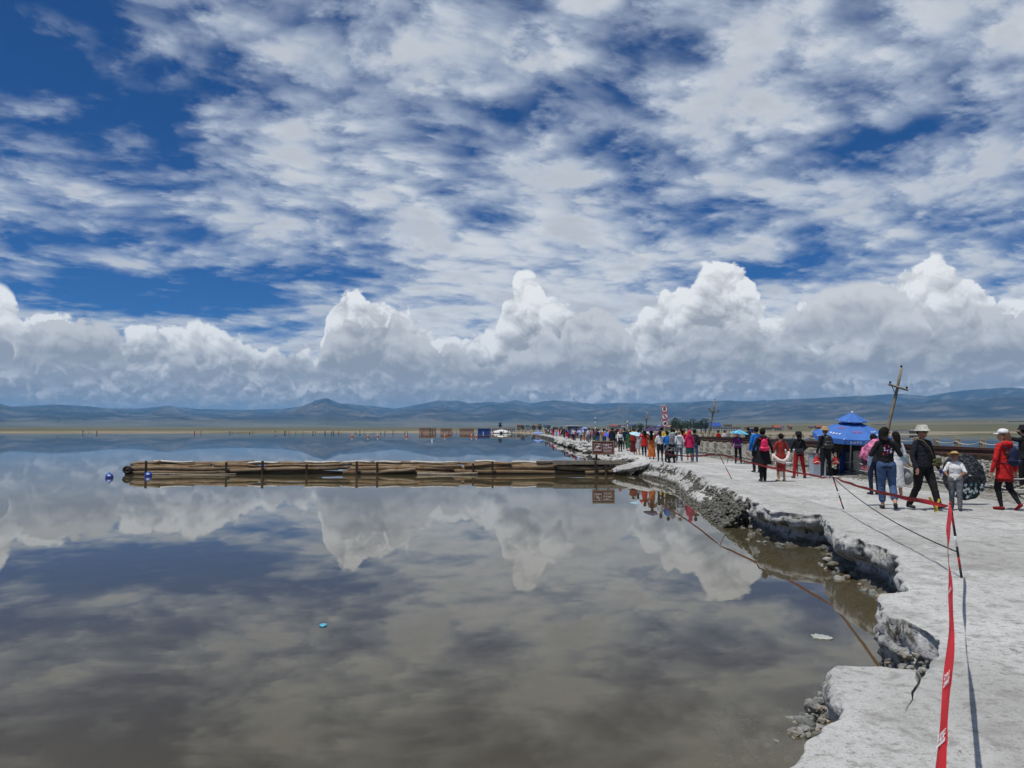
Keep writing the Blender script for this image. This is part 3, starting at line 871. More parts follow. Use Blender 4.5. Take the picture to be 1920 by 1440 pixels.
# ------------------------------------------------------------------ log pier
def build_pier():
    Y = 40.3
    S = Y / FPX
    X_ = lambda px: (px - 960) * S
    p = empty('log_pier', (X_(700), Y, WATER_Z)); off = -Vector(p.location)
    tag(p, 'long low pier of stacked weathered logs reaching into the lake', 'pier')
    rng = random.Random(3)
    def log(x0, x1, y, z, r, tilt=0.0, mat=LOG, sq=1.0):
        n = 7; pts = []; rad = []
        for k in range(n):
            u = k / (n - 1)
            pts.append(Vector((x0 + (x1 - x0) * u, y + 0.03 * math.sin(u * 5 + x0), z + tilt * (u - .5) + 0.02 * math.sin(u * 7 + x0))) + off)
            rad.append(r * (1.05 - 0.18 * u + 0.04 * math.sin(u * 11 + x0 * 3)))
        o = MB().tube(pts, rad, 10, flat=sq).build('log', mat, p, True)
        for poly in (o.data.polygons[-1], o.data.polygons[-2]): poly.use_smooth = False
        return o
    for (z, r, yy, xa, xb, lmin, lmax) in ((-0.60, 0.15, 0.0, 240, 1150, 4, 7), (-0.36, 0.14, 0.02, 238, 1150, 3, 6), (-0.20, 0.10, 0.05, 252, 1060, 2, 4.5),
                                         (-0.58, 0.15, 0.55, 250, 1165, 4, 7), (-0.34, 0.14, 0.5, 245, 1165, 3, 6), (-0.17, 0.11, 0.48, 262, 1165, 3, 5), (-0.17, 0.11, 0.85, 270, 1165, 3, 6)):
        x = X_(xa)
        while x < X_(xb):
            L = rng.uniform(lmin, lmax); x1 = min(x + L, X_(xb) + 0.3)
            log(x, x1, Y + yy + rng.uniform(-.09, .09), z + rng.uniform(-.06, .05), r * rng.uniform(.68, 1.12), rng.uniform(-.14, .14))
            x = x1 + rng.choice([0, .05, .15, .5])
    PALE = plain('pale_barked_pole', (0.56, 0.51, 0.42), 0.8, var=0.2, scale=5, bmp=0.3)
    for a, b, z in ((284, 361, 0.0), (463, 522, -0.03), (572, 638, 0.0), (643, 695, 0.01), (702, 752, 0.0), (890, 936, 0.03), (770, 860, -0.01), (960, 1040, -0.01)):
        log(X_(a), X_(b), Y + rng.uniform(0.1, .5), z - .05, 0.06, rng.uniform(-.03, .03), PALE)
    log(X_(245), X_(300), Y + .2, -0.1, 0.1, 0.12); log(X_(706), X_(782), Y - .18, -0.5, 0.12, 0.22)
    log(X_(785), X_(897), Y - .45, -0.63, 0.09, 0.02, WOOD); log(X_(290), X_(450), Y - .35, -0.65, 0.05, 0.0, WOOD)
    for px, h, z0 in ((281, 0.62, -.8), (430, 0.55, -.8), (497, 0.62, -.8), (579, 0.45, -.8), (672, 0.6, -.8), (710, 0.58, -.8), (888, 0.3, -.6), (924, 0.3, -.5), (1115, 0.72, -.9), (1134, 0.55, -.9), (1149, 0.5, -.9)):
        x = X_(px)
        MB().box((x + off.x, Y - 0.25 + off.y, z0 + (h + .25) / 2 + off.z + .0), (0.10, 0.10, h + .17), rng.uniform(-.2, .2)).build('post', DKWOOD, p)
    MB().box((X_(1105) + off.x, Y - .12 + off.y, -0.05 + off.z), (X_(1176) - X_(1038), 0.16, 0.20)).build('plank', plain('grey_plank', (0.27, 0.235, 0.175), 0.85, var=0.25, scale=6, bmp=.3), p)
    MB().box((X_(1090) + off.x, Y + .35 + off.y, -0.02 + off.z), (4.6, 0.7, 0.07)).build('plank', WOOD, p)
    # tyre fender at the outer end
    vs = []; fs = []
    for i in range(18):
        for j in range(8):
            a = 2 * math.pi * i / 18; b = 2 * math.pi * j / 8
            rr = 0.2 + 0.085 * math.cos(b)
            vs.append((X_(246) + rr * math.cos(a) * .9 + off.x, Y - .2 + 0.09 * math.sin(b) + off.y, -0.42 + rr * math.sin(a) * 0.75 + off.z))
    for i in range(18):
        for j in range(8): fs.append((i * 8 + j, ((i + 1) % 18) * 8 + j, ((i + 1) % 18) * 8 + (j + 1) % 8, i * 8 + (j + 1) % 8))
    mesh_obj('tyre', vs, fs, BLACK, p)
build_pier()

BLUE_PL = plain('blue_plastic', (0.015, 0.07, 0.42), 0.35, var=0.1)
def buoy(px, py, dist, label):
    c = onz(px, py, WATER_Z); e = empty('buoy', (c.x, c.y, WATER_Z)); tag(e, label, 'buoy', None)
    r = 0.18
    prof = [(0.001, -r + .04)] + [(r * math.cos(a), r * math.sin(a) + .04) for a in np.linspace(-1.45, 1.4, 12)] + [(0.03, r + .045), (0.03, r + .07), (0.001, r + .07)]
    MB().lathe(prof, 20).build('float', BLUE_PL, e, True)
    M = Matrix.Translation((0, 0, .04)) @ Matrix.Rotation(math.atan2(-c.x, c.y) , 4, 'Z')
    vs = []; fs = []
    for i in range(7):
        for j in range(4):
            a = -math.pi / 2 - 0.5 + i * 0.14; b = 0.25 + j * 0.13
            vs.append(M @ Vector(((r + .004) * math.cos(a) * math.cos(b), (r + .004) * math.sin(a) * math.cos(b), (r + .004) * math.sin(b))))
    for i in range(6):
        for j in range(3):
            if (i + j) % 3: fs.append((i * 4 + j, (i + 1) * 4 + j, (i + 1) * 4 + j + 1, i * 4 + j + 1))
    mesh_obj('marking', vs, fs, WHITE, e)
    MB().tube([(0, 0, r + .06), (.03, 0, r + .09), (0, 0, r + .12), (-.03, 0, r + .09), (0, 0, r + .06)], 0.008, 5).build('eye', STEEL, e, True)
buoy(205, 896, 37, 'blue plastic buoy floating alone beyond the outer end of the log pier')
buoy(278, 893, 38, 'blue plastic buoy floating against the outer end of the log pier')

# ------------------------------------------------------------------ signs
def flat_text(body, size, M, mat, parent, name='lettering', bold=0.0):
    v, f = font_mesh(body, size, 0.0, bold)
    o = mesh_obj(name, [M @ Vector(p) for p in v], f, mat, parent, smooth=False)
    return o
FACE = Matrix.Rotation(math.pi / 2, 4, 'X')          # text facing -Y
def build_warning_sign():
    d = 42.4; S = d / FPX
    c = atd(1131, 839.5, d)
    e = empty('warning_sign', (c.x, c.y, WATER_Z)); tag(e, 'brown uneven-surface warning sign in a wooden frame behind the log pier', 'sign')
    zc = c.z - WATER_Z
    BR = plain('brown_sign_paint', (0.20, 0.045, 0.035), 0.5, var=0.08)
    TAN = plain('sign_frame_wood', (0.28, 0.21, 0.13), 0.8, var=0.25, bmp=.3)
    w, h = 1.20, 0.74
    MB().box((0, 0, zc), (w - .1, 0.04, h - .1)).build('panel', BR, e)
    for (cx, cz, sx, sz) in ((0, h / 2 - .03, w, .06), (0, -h / 2 + .03, w, .06), (-w / 2 + .03, 0, .06, h - .12), (w / 2 - .03, 0, .06, h - .12)):
        MB().box((cx, -0.005, zc + cz), (sx, 0.07, sz)).build('frame_board', TAN, e)
    for x in (-.36, .27): MB().box((x, 0.06, (zc + h * .3) / 2 - 0.2), (0.11, 0.06, zc + h * .3 + .4)).build('post', DKWOOD, e)
    M = Matrix.Translation((0, -0.024, zc)) @ FACE
    # slipping figure in a rounded white square
    q = MB()
    def line(pts, r, z=0.0): q.tube([M @ Vector((p[0] - .30, p[1] + .02, z)) for p in pts], r, 5)
    line([(-.17, -.19), (.17, -.19), (.19, -.17), (.19, .17), (.17, .19), (-.17, .19), (-.19, .17), (-.19, -.17), (-.17, -.19)], .010)
    line([(-.16, -.16), (-.05, -.13), (.04, -.165), (.16, -.15)], .018)
    line([(.03, .075), (-.02, -.01)], .030); line([(-.02, -.01), (.05, -.05), (.02, -.13)], .019); line([(-.02, -.01), (-.09, -.06), (-.15, -.04)], .019)
    line([(.03, .07), (.10, .03), (.14, .06)], .015); line([(.02, .07), (-.06, .06), (-.10, .01)], .015)
    q.lathe([(0.001, -.01), (.032, -.008), (.032, .008), (.001, .01)], 12, M=M @ Matrix.Translation((-.30 + .065, .15, 0)))
    q.build('pictogram', WHITE, e)
    flat_text('路面不平', 0.125, M @ Matrix.Translation((.22, .14, 0.002)), WHITE, e, bold=.004)
    flat_text('小心慢行', 0.125, M @ Matrix.Translation((.22, -.01, 0.002)), WHITE, e, bold=.004)
    for k, (yy, ww) in enumerate(((-.12, .44), (-.17, .40), (-.225, .46))):
        MB().box((0, 0, 0), (ww, .018, .004), M=M @ Matrix.Translation((.22, yy, 0.003))).build('small_print', WHITE, e)
build_warning_sign()

def build_traffic_sign():
    d = 61.0
    b = onz(1247, 844); x = (1246.5 - 960) * d / FPX
    e = empty('traffic_sign', (x, d, 0)); tag(e, 'steel post with three round red-bordered traffic signs above the crowd', 'traffic sign')
    MB().tube([(0, 0.05, -.1), (-.02, 0.05, 3.5)], 0.04, 10).build('post', STEEL, e, True)
    REDB = plain('sign_red', (0.42, 0.012, 0.03), 0.5, var=.05)
    INK = plain('sign_black', (0.012, 0.012, 0.012), 0.5, var=.05)
    for k, py in enumerate((767, 780.7, 794)):
        zc = CAM_Z + (804 - py) / FPX * d + .0
        M = Matrix.Translation((-0.03 + 0.02 * k, 0, zc)) @ FACE
        disc = MB().lathe([(0.001, -.012), (.29, -.012), (.30, 0.0), (.29, .008), (.001, .008)], 32, M=M).build('sign_disc', WHITE, e)
        MB().lathe([(.222, .009), (.29, .009), (.29, .014), (.222, .014), (.222, .009)], 32, M=M).build('red_border', REDB, disc)
        if k == 0:
            flat_text('8', 0.40, M @ Matrix.Translation((0, 0, .012)), INK, disc, 'numeral', 0.012)
        elif k == 1:
            q = MB()
            def L(pts, r): q.tube([M @ Vector((a, c, .010)) for a, c in pts], r, 5, flat=.3)
            L([(0, .06), (.01, -.04)], .04); L([(0, -.03), (-.06, -.15)], .022); L([(.01, -.03), (.07, -.14)], .022); L([(0, .06), (.07, -.01)], .018); L([(0, .06), (-.06, 0)], .018)
            q.lathe([(.001, .008), (.036, .008), (.036, .013), (.001, .013)], 12, M=M @ Matrix.Translation((0, .135, 0)))
            q.build('pictogram', INK, disc)
            MB().box((0, 0, 0), (.46, .045, .004), M=M @ Matrix.Translation((0, 0, .016)) @ Matrix.Rotation(-math.pi / 4, 4, 'Z')).build('slash', REDB, disc)
        else:
            q = MB()
            def B(cx, cy, sx, sy): q.box((0, 0, 0), (sx, sy, .004), M=M @ Matrix.Translation((cx, cy, .011)))
            B(.04, .03, .15, .16); B(-.08, -.01, .07, .09); B(.0, -.07, .22, .03)
            for cx in (-.08, .08): q.lathe([(.001, .009), (.038, .009), (.038, .014), (.001, .014)], 12, M=M @ Matrix.Translation((cx, -.10, 0)))
            q.build('pictogram', INK, disc)
build_traffic_sign()

# ------------------------------------------------------------------ utility poles along the far side of the track
POLEW = plain('pole_wood', (0.22, 0.185, 0.135), 0.85, var=.3, scale=3, bmp=.4)
def pole(bx, top_px, top_py, d, r, label, arm=True):
    base = Vector((bx, d, -0.9)); top = atd(top_px, top_py, d)
    e = empty('utility_pole', base); tag(e, label, 'utility pole', None)
    ax = top - base; n = 7
    pts = [ax * (k / n) + Vector((0.04 * math.sin(k * 1.3), 0, 0)) * (1 - abs(2 * k / n - 1)) for k in range(n + 1)]
    MB().tube(pts, [r * (1.1 - 0.5 * k / n) for k in range(n + 1)], 10).build('shaft', POLEW, e, True)
    u = ax.normalized(); side = Vector((u.z, 0, -u.x))
    def ins(p):
        MB().lathe([(.001, 0), (.035, 0), (.035, .03), (.055, .05), (.05, .09), (.03, .11), (.001, .12)], 10, M=Matrix.Translation(p)).build('insulator', BLACK, e, True)
    ins(ax + u * 0.02)
    if arm:
        c = ax - u * 0.95
        a0, a1 = c - side * 0.47 + Vector((0, -.1, .03)), c + side * 0.47 + Vector((0, -.1, -.03))
        MB().tube([a0, a1], 0.05, 4).build('crossarm', POLEW, e)
        ins(a0 + u * .05 + side * .07); ins(a1 + u * .05 - side * .07)
        MB().tube([c - side * .33 + Vector((0, -.12, 0)), c - u * .45 + Vector((0, -.12, 0))], 0.018, 5).build('brace', BLACK, e)
    return top
tp = []
tp.append(pole(17.25, 1690, 690, 37.5, 0.10, 'tall leaning wooden utility pole rising behind the big blue parasol'))
tp.append(pole(17.3, 1341, 751, 71, 0.115, 'leaning wooden utility pole beside the white arcaded building'))
tp.append(pole(17.4, 1214.5, 771, 105, 0.12, 'dark leaning utility pole beside the traffic sign post'))
pole(17.6, 1172, 791, 131, 0.15, 'short steeply leaning utility pole behind the crowd', False)

# ------------------------------------------------------------------ big parasol, stall and bin by the fence
def canopy(e, R0, zrim, ztop, mat, sides, val, zig=0.02, seg_sub=4, rot=0.0, name='canopy'):
    vs = []; fs = []
    rings = [0.04, 0.3, 0.55, 0.8, 1.0]
    n = sides * seg_sub
    for i, u in enumerate(rings):
        for k in range(n):
            a = rot + 2 * math.pi * k / n; fcn = (k % seg_sub) / seg_sub
            chord = math.cos(math.pi / sides) / math.cos((fcn - .5) * 2 * math.pi / sides)
            rr = R0 * u * chord
            z = ztop + (zrim - ztop) * (u ** 1.12) - zig * u * math.sin(math.pi * fcn)
            vs.append((rr * math.cos(a), rr * math.sin(a), z))
    m = len(rings)
    for k in range(n):
        a = rot + 2 * math.pi * k / n; fcn = (k % seg_sub) / seg_sub
        chord = math.cos(math.pi / sides) / math.cos((fcn - .5) * 2 * math.pi / sides)
        vs.append((R0 * 1.005 * chord * math.cos(a), R0 * 1.005 * chord * math.sin(a), zrim - val - zig * math.sin(math.pi * fcn)))
    for i in range(m):
        for k in range(n):
            a, b = i * n + k, i * n + (k + 1) % n
            fs.append((a, b, b + n, a + n))
    o = mesh_obj(name, vs, fs, mat, e, smooth=False)
    md = o.modifiers.new('thick', 'SOLIDIFY'); md.thickness = 0.006
    return o
PBLUE = plain('parasol_blue', (0.045, 0.15, 0.46), 0.7, var=.08, scale=3)
PINK_T = plain('parasol_red_print', (0.42, 0.09, 0.20), 0.7, var=.1)
def print_marks(n, size, seed):
    """print too small to read in the photograph: n blocks of short brush strokes"""
    rng = random.Random(seed); v = []; f = []
    for k in range(n):
        cx = (k - (n - 1) / 2) * size
        for q in range(6):
            hor = q % 2 == 0; L = size * rng.uniform(.35, .8); w = size * .11
            x, y = cx + rng.uniform(-.12, .12) * size, rng.uniform(-.36, .36) * size
            if not hor: x, y = cx + rng.uniform(-.3, .3) * size, rng.uniform(-.08, .08) * size
            sx, sy = (L, w) if hor else (w, L)
            i = len(v); v += [(x - sx / 2, y - sy / 2, 0), (x + sx / 2, y - sy / 2, 0), (x + sx / 2, y + sy / 2, q * .0006), (x - sx / 2, y + sy / 2, q * .0006)]; f.append((i, i + 1, i + 2, i + 3))
    return v, f
def build_parasol():
    x, y = 12.05, 28.3
    e = empty('parasol', (x, y, 0)); tag(e, 'big two-tier blue vendor parasol with red and white lettering', 'parasol')
    rot = R(12)
    e.rotation_euler = (0.15, 0.0, 0.0); e.location.z = 0.05
    canopy(e, 1.31, 1.42, 1.94, PBLUE, 8, 0.17, 0.02, rot=rot)
    canopy(e, 0.50, 1.93, 2.20, PBLUE, 8, 0.03, 0.015, rot=rot, name='top_tier')
    MB().tube([(0, 0, 0), (0, 0, 2.22)], 0.024, 10).build('pole', WHITE, e, True)
    MB().lathe([(.001, 2.20), (.035, 2.18), (.04, 2.215), (.02, 2.245), (.001, 2.25)], 12).build('finial', WHITE, e, True)
    for k in range(8):
        a = rot + k * math.pi / 4
        MB().tube([(0.04 * math.cos(a), .04 * math.sin(a), 1.88), (1.305 * math.cos(a), 1.305 * math.sin(a), 1.305)], 0.008, 5).build('rib', STEEL, e, True)
        MB().lathe([(.001, -.02), (.022, -.012), (.022, .012), (.001, .02)], 8, c=(1.325 * math.cos(a), 1.325 * math.sin(a), 1.42)).build('rib_tip', WHITE, e, True)
        MB().lathe([(.001, -.02), (.016, -.012), (.016, .012), (.001, .02)], 8, c=(.51 * math.cos(a), .51 * math.sin(a), 1.93)).build('rib_tip', WHITE, e, True)
        MB().tube([(0.03 * math.cos(a), .03 * math.sin(a), 1.15), (.6 * math.cos(a), .6 * math.sin(a), 1.50)], 0.007, 5).build('strut', STEEL, e, True)
    MB().lathe([(.001, 0), (.3, 0), (.3, .06), (.05, .1), (.05, .3), (.001, .3)], 20).build('base', CONC, e, True)
    # print on the panels: each panel k is centred at rot + (k+.5)*45 deg
    sl = math.atan2(1.94 - 1.42, 1.31 * math.cos(math.pi / 8))
    def on_panel(k, n, size, u, mat, name, dx=0.0):
        a = rot + (k + .5) * math.pi / 4
        v, f = print_marks(n, size, k * 10 + n)
        rm = 1.31 * math.cos(math.pi / 8)
        vs = []
        for (tx, ty, tz) in v:
            rr = rm * u - ty * math.cos(sl); z = 1.94 + (1.42 - 1.94) * ((rr / rm) ** 1.12) + 0.012 + tz
            t = tx + dx
            vs.append((rr * math.cos(a) - t * math.sin(a), rr * math.sin(a) + t * math.cos(a), z))
        tag(mesh_obj(name, vs, f, mat, e, smooth=False), kind='stuff')
    front = 5          # the panel that faces the camera
    on_panel(front, 2, 0.17, 0.66, PINK_T, 'red_lettering')
    on_panel(front + 1, 5, 0.11, 0.82, WHITE, 'white_lettering')
    on_panel(front + 1, 3, 0.10, 0.68, WHITE, 'white_lettering')
    on_panel(front - 1, 4, 0.12, 0.80, WHITE, 'white_lettering')
    on_panel(front - 1, 2, 0.15, 0.5, PINK_T, 'red_lettering')
    # valance print
    a = rot + (front + .5) * math.pi / 4; rm = 1.322 * math.cos(math.pi / 8)
    v, f = print_marks(4, 0.10, 77)
    q = MB(); q.add([(0, 0, 0)] * 0, [])
    vs = [((rm + .012) * math.cos(a) - (tx - .12) * math.sin(a), (rm + .012) * math.sin(a) + (tx - .12) * math.cos(a), 1.32 + ty) for tx, ty, tz in v]
    for cx in (.22, .34, .45):
        n = 20; k0 = len(vs)
        for i in range(n):
            for rr in (.042, .056):
                b = 2 * math.pi * i / n
                t = cx + rr * math.cos(b)
                vs.append(((rm + .012) * math.cos(a) - t * math.sin(a), (rm + .012) * math.sin(a) + t * math.cos(a), 1.315 + rr * math.sin(b)))
        f += [(k0 + 2 * i, k0 + 2 * i + 1, k0 + (2 * i + 3) % (2 * n), k0 + (2 * i + 2) % (2 * n)) for i in range(n)]
    tag(mesh_obj('white_lettering', vs, f, WHITE, e, smooth=False), kind='stuff')
build_parasol()

def build_stall():
    x, y = 11.85, 28.6
    e = empty('vendor_stall', (x, y, 0)); tag(e, 'dark wooden vendor cabinet under the big blue parasol', 'stall')
    DB = plain('dark_brown_board', (0.06, 0.042, 0.032), 0.7, var=.3)
    MB().box((-.28, -.1, .98), (.50, .5, .36)).build('cabinet', DB, e)
    for sx in (-.5, -.06):
        for sy in (-.32, .1): MB().box((sx, sy, .4), (.05, .05, .82)).build('leg', DB, e)
    MB().box((-.28, -.1, .42), (.48, .46, .03)).build('shelf', DB, e)
    MB().box((.28, .0, .40), (.04, .5, .8)).build('side_board', plain('grey_board', (.13, .125, .12), .8), e)
    MB().box((.45, .25, .55), (.8, .05, 1.1)).build('back_board', DB, e)
    cl = empty('cloth_roll', (x - .02, y - .35, 0)); tag(cl, 'blue folded cloth leaning on the vendor cabinet', 'cloth')
    MB().tube([(-.12, -.1, .02), (-.06, 0, .45), (.04, .05, .95)], [.09, .075, .06], 10).build('fabric', cloth((.012, .05, .22)), cl, True)
    bag = MB()
    prof = [(.001, 0), (.30, .0), (.36, .10), (.34, .22), (.22, .32), (.10, .36), (.001, .36)]
    bag.lathe(prof, 18); o = bag.build('sack', cloth((.014, .014, .017)), None, True)
    o.location = (x - .75, y - .55, 0); o.scale = (1.15, .8, .85)
    tag(o, 'black sack lying on the ground beside the vendor cabinet', 'sack')
    b = empty('litter_bin', (10.5, 27.25, 0)); tag(b, 'pale blue-grey metal litter bin beside the vendor stall', 'bin')
    BIN = plain('bin_paint', (.36, .42, .50), .45, var=.08)
    MB().box((0, 0, .38), (.42, .38, .76)).build('body', BIN, b)
    MB().box((0, 0, .79), (.47, .43, .07)).build('lid', plain('bin_lid', (.10, .12, .15), .5), b)
    MB().box((0, -.2, .62), (.26, .02, .1)).build('slot', BLACK, b)
    fr = empty('notice_stand', (9.55, 27.4, 0)); tag(fr, 'white tubular stand beside the litter bin', 'stand')
    MB().tube([(-.25, 0, 0), (-.25, 0, .92), (.35, 0, .92)], .035, 8).build('frame', WHITE, fr, True)
    MB().tube([(-.45, 0, .46), (.1, 0, .46)], .035, 8).build('rail', WHITE, fr, True)
    MB().box((.05, .25, 1.12), (.95, .05, .34)).build('panel', plain('dark_panel', (.035, .05, .055), .4), fr)
    MB().tube([(-.3, .25, 0), (-.3, .25, 1.1)], .02, 6).build('leg', BLACK, fr); MB().tube([(.4, .25, 0), (.4, .25, 1.1)], .02, 6).build('leg', BLACK, fr)
build_stall()

# ------------------------------------------------------------------ floating bits
def floe(px, py, rx, ry, mat, name, label, cat, th=.012):
    c = onz(px, py, WATER_Z); n = 18; rng = random.Random(px)
    rr = [rng.uniform(.8, 1.15) for _ in range(n)]
    vs = []
    for z, s in ((-.01, .9), (th * .6, 1.0), (th, .85)):
        vs += [(math.cos(2 * math.pi * k / n) * rx * rr[k] * s, math.sin(2 * math.pi * k / n) * ry * rr[k] * s, z + .004 * math.sin(k * 3)) for k in range(n)]
    fs = [tuple(range(n))[::-1], tuple(range(2 * n, 3 * n))] + [(i * n + k, i * n + (k + 1) % n, (i + 1) * n + (k + 1) % n, (i + 1) * n + k) for i in (0, 1) for k in range(n)]
    o = mesh_obj(name, vs, fs, mat, None, True); o.location = (c.x, c.y, WATER_Z)
    tag(o, label, cat); return o
floe(1540, 1195, .11, .12, plain('wet_salt', (.36, .38, .34), .5), 'salt_flake', 'pale flat salt flake floating close to the broken edge', 'salt flake')
floe(606, 1174, .045, .06, plain('cyan_paper', (.10, .42, .55), .5, var=.4, scale=30), 'litter', 'small light blue wrapper floating on the open water', 'litter', .02)
floe(1066, 855, .35, .7, plain('dark_floating_wood', (.03, .03, .03), .6), 'driftwood', 'small dark piece of wood floating near the sign', 'driftwood', .04)
# ------------------------------------------------------------------ people
SKIN = plain('skin', (0.42, 0.235, 0.15), 0.55, var=.06)
SKIN_D = plain('tanned_skin', (0.27, 0.135, 0.08), 0.55, var=.06)
HAIR = plain('black_hair', (0.012, 0.010, 0.009), 0.8, var=.3, scale=40, spec=.12)
HAIR_B = plain('brown_hair', (0.13, 0.055, 0.025), 0.5, var=.35, scale=40)
HAIR_L = plain('light_brown_hair', (0.24, 0.13, 0.06), 0.5, var=.35, scale=40)
DARKEYE = plain('dark_eye', (0.015, 0.012, 0.01), 0.3)
LIP = plain('lip', (0.30, 0.09, 0.08), 0.5)
C_ = dict(black=(.012, .012, .014), charcoal=(.03, .03, .034), navy=(.012, .018, .05), red=(.50, .018, .018), dkred=(.20, .010, .014), maroon=(.13, .012, .016), white=(.74, .74, .74), grey=(.20, .21, .225), ltgrey=(.42, .43, .44),
          blue=(.012, .16, .55), jeans=(.055, .10, .20), teal=(.012, .07, .075), magenta=(.55, .02, .10), orange=(.52, .13, .02), purple=(.17, .02, .16), pink=(.58, .16, .26), ltblue=(.34, .50, .60), green=(.03, .16, .07), tan=(.42, .28, .14),
          beige=(.46, .42, .33), yellow=(.60, .44, .06), olive=(.075, .07, .03), brown=(.10, .06, .035), dkgrey=(.07, .075, .085), brick=(.27, .03, .022), violet=(.10, .06, .30), greyblue=(.13, .16, .21))
def CM(k): return cloth(C_[k]) if isinstance(k, str) else (cloth(k) if isinstance(k, tuple) else k)

class Body:
    def __init__(s): s.p = []
    def cap(s, a, b, r1, r2, mat, flat=1.0, lat=(1, 0, 0), ends=True):
        s.p.append((Vector(a), Vector(b), r1, r2, mat, flat, Vector(lat), ends)); return s
    def frame(s, pr):
        a, b, r1, r2, mat, flat, lat, ends = pr
        w = (b - a); L = w.length; w = w / L if L > 1e-6 else Vector((0, 0, 1))
        u = lat - w * lat.dot(w)
        if u.length < 1e-3: u = Vector((0, 1, 0)) - w * w.y
        u.normalize(); return w, u, w.cross(u), L
    def mesh(s):
        vs = []; fs = []; SEG = 14
        for pr in s.p:
            a, b, r1, r2, mat, flat, lat, ends = pr
            w, u, v, L = s.frame(pr)
            rings = []
            if ends:
                for k in range(5):
                    t = -math.pi / 2 + k * math.pi / 8; rings.append((r1 * math.sin(t), max(r1 * math.cos(t), 1e-4)))
                for k in range(5):
                    t = k * math.pi / 8; rings.append((L + r2 * math.sin(t), max(r2 * math.cos(t), 1e-4)))
            else:
                rings = [(0, 1e-4), (0, r1), (L, r2), (L, 1e-4)]
            k0 = len(vs)
            for h, r in rings:
                for q in range(SEG):
                    t = 2 * math.pi * q / SEG
                    vs.append(a + w * h + u * (r * math.cos(t)) + v * (r * flat * math.sin(t)))
            for i in range(len(rings) - 1):
                for q in range(SEG):
                    x, y = k0 + i * SEG + q, k0 + i * SEG + (q + 1) % SEG
                    fs.append((x, y, y + SEG, x + SEG))
            fs.append(tuple(k0 + q for q in range(SEG))[::-1]); fs.append(tuple(k0 + (len(rings) - 1) * SEG + q for q in range(SEG)))
        return vs, fs
    def build(s, name, vox, mats_of, smooth_n=2):
        vs, fs = s.mesh()
        o = mesh_obj('tmp', vs, fs)
        md = o.modifiers.new('r', 'REMESH'); md.mode = 'VOXEL'; md.voxel_size = vox
        md2 = o.modifiers.new('s', 'SMOOTH'); md2.factor = 0.5; md2.iterations = smooth_n
        dg = bpy.context.evaluated_depsgraph_get()
        me = bpy.data.meshes.new_from_object(o.evaluated_get(dg))
        old = o.data; bpy.data.objects.remove(o); bpy.data.meshes.remove(old)
        me.name = name
        if vox < .016 and len(s.p) > 8:         # creases in the clothes
            nv = len(me.vertices); co = np.zeros(nv * 3); me.vertices.foreach_get('co', co); co = co.reshape(-1, 3)
            no = np.zeros(nv * 3); me.vertices.foreach_get('normal', no); no = no.reshape(-1, 3)
            w = fbm(co[:, 0] * 9, co[:, 1] * 9, co[:, 2] * 9, 2, 91) ; f = fbm(co[:, 0] * 10 + w * 1.5, co[:, 1] * 10, co[:, 2] * 17 + w * 2, 3, 93, ridged=True)
            co += no * (f * .010 * np.clip((1.36 - co[:, 2]) / .1, 0, 1) * np.clip((co[:, 2] - .1) / .1, 0, 1))[:, None]
            me.vertices.foreach_set('co', co.ravel()); me.update()
        n = len(me.polygons)
        cc = np.zeros(n * 3); me.polygons.foreach_get('center', cc); cc = cc.reshape(-1, 3)
        best = np.full(n, 1e9); idx = np.zeros(n, dtype=np.int32)
        keys = []
        for pr in s.p:
            a, b, r1, r2, mat, flat, lat, ends = pr
            if mat not in keys: keys.append(mat)
            w, u, v, L = s.frame(pr)
            d = cc - np.array(a)
            pw = d @ np.array(w); pu = d @ np.array(u); pv = d @ np.array(v) / max(flat, .05)
            t = np.clip(pw, 0, max(L, 1e-6)); ex = pw - t
            r = r1 + (r2 - r1) * (t / max(L, 1e-6))
            if ends: dist = np.sqrt(pu ** 2 + pv ** 2 + ex ** 2) - r
            else: dist = np.maximum(np.sqrt(pu ** 2 + pv ** 2) - r, np.abs(ex))
            dist = dist * (min(1, flat) if flat < 1 else 1)
            sel = dist < best; best[sel] = dist[sel]; idx[sel] = keys.index(mat)
        me.materials.clear()
        for k in keys: me.materials.append(mats_of(k))
        me.polygons.foreach_set('material_index', idx)
        me.polygons.foreach_set('use_smooth', np.ones(n, dtype=bool))
        me.update()
        return me, keys

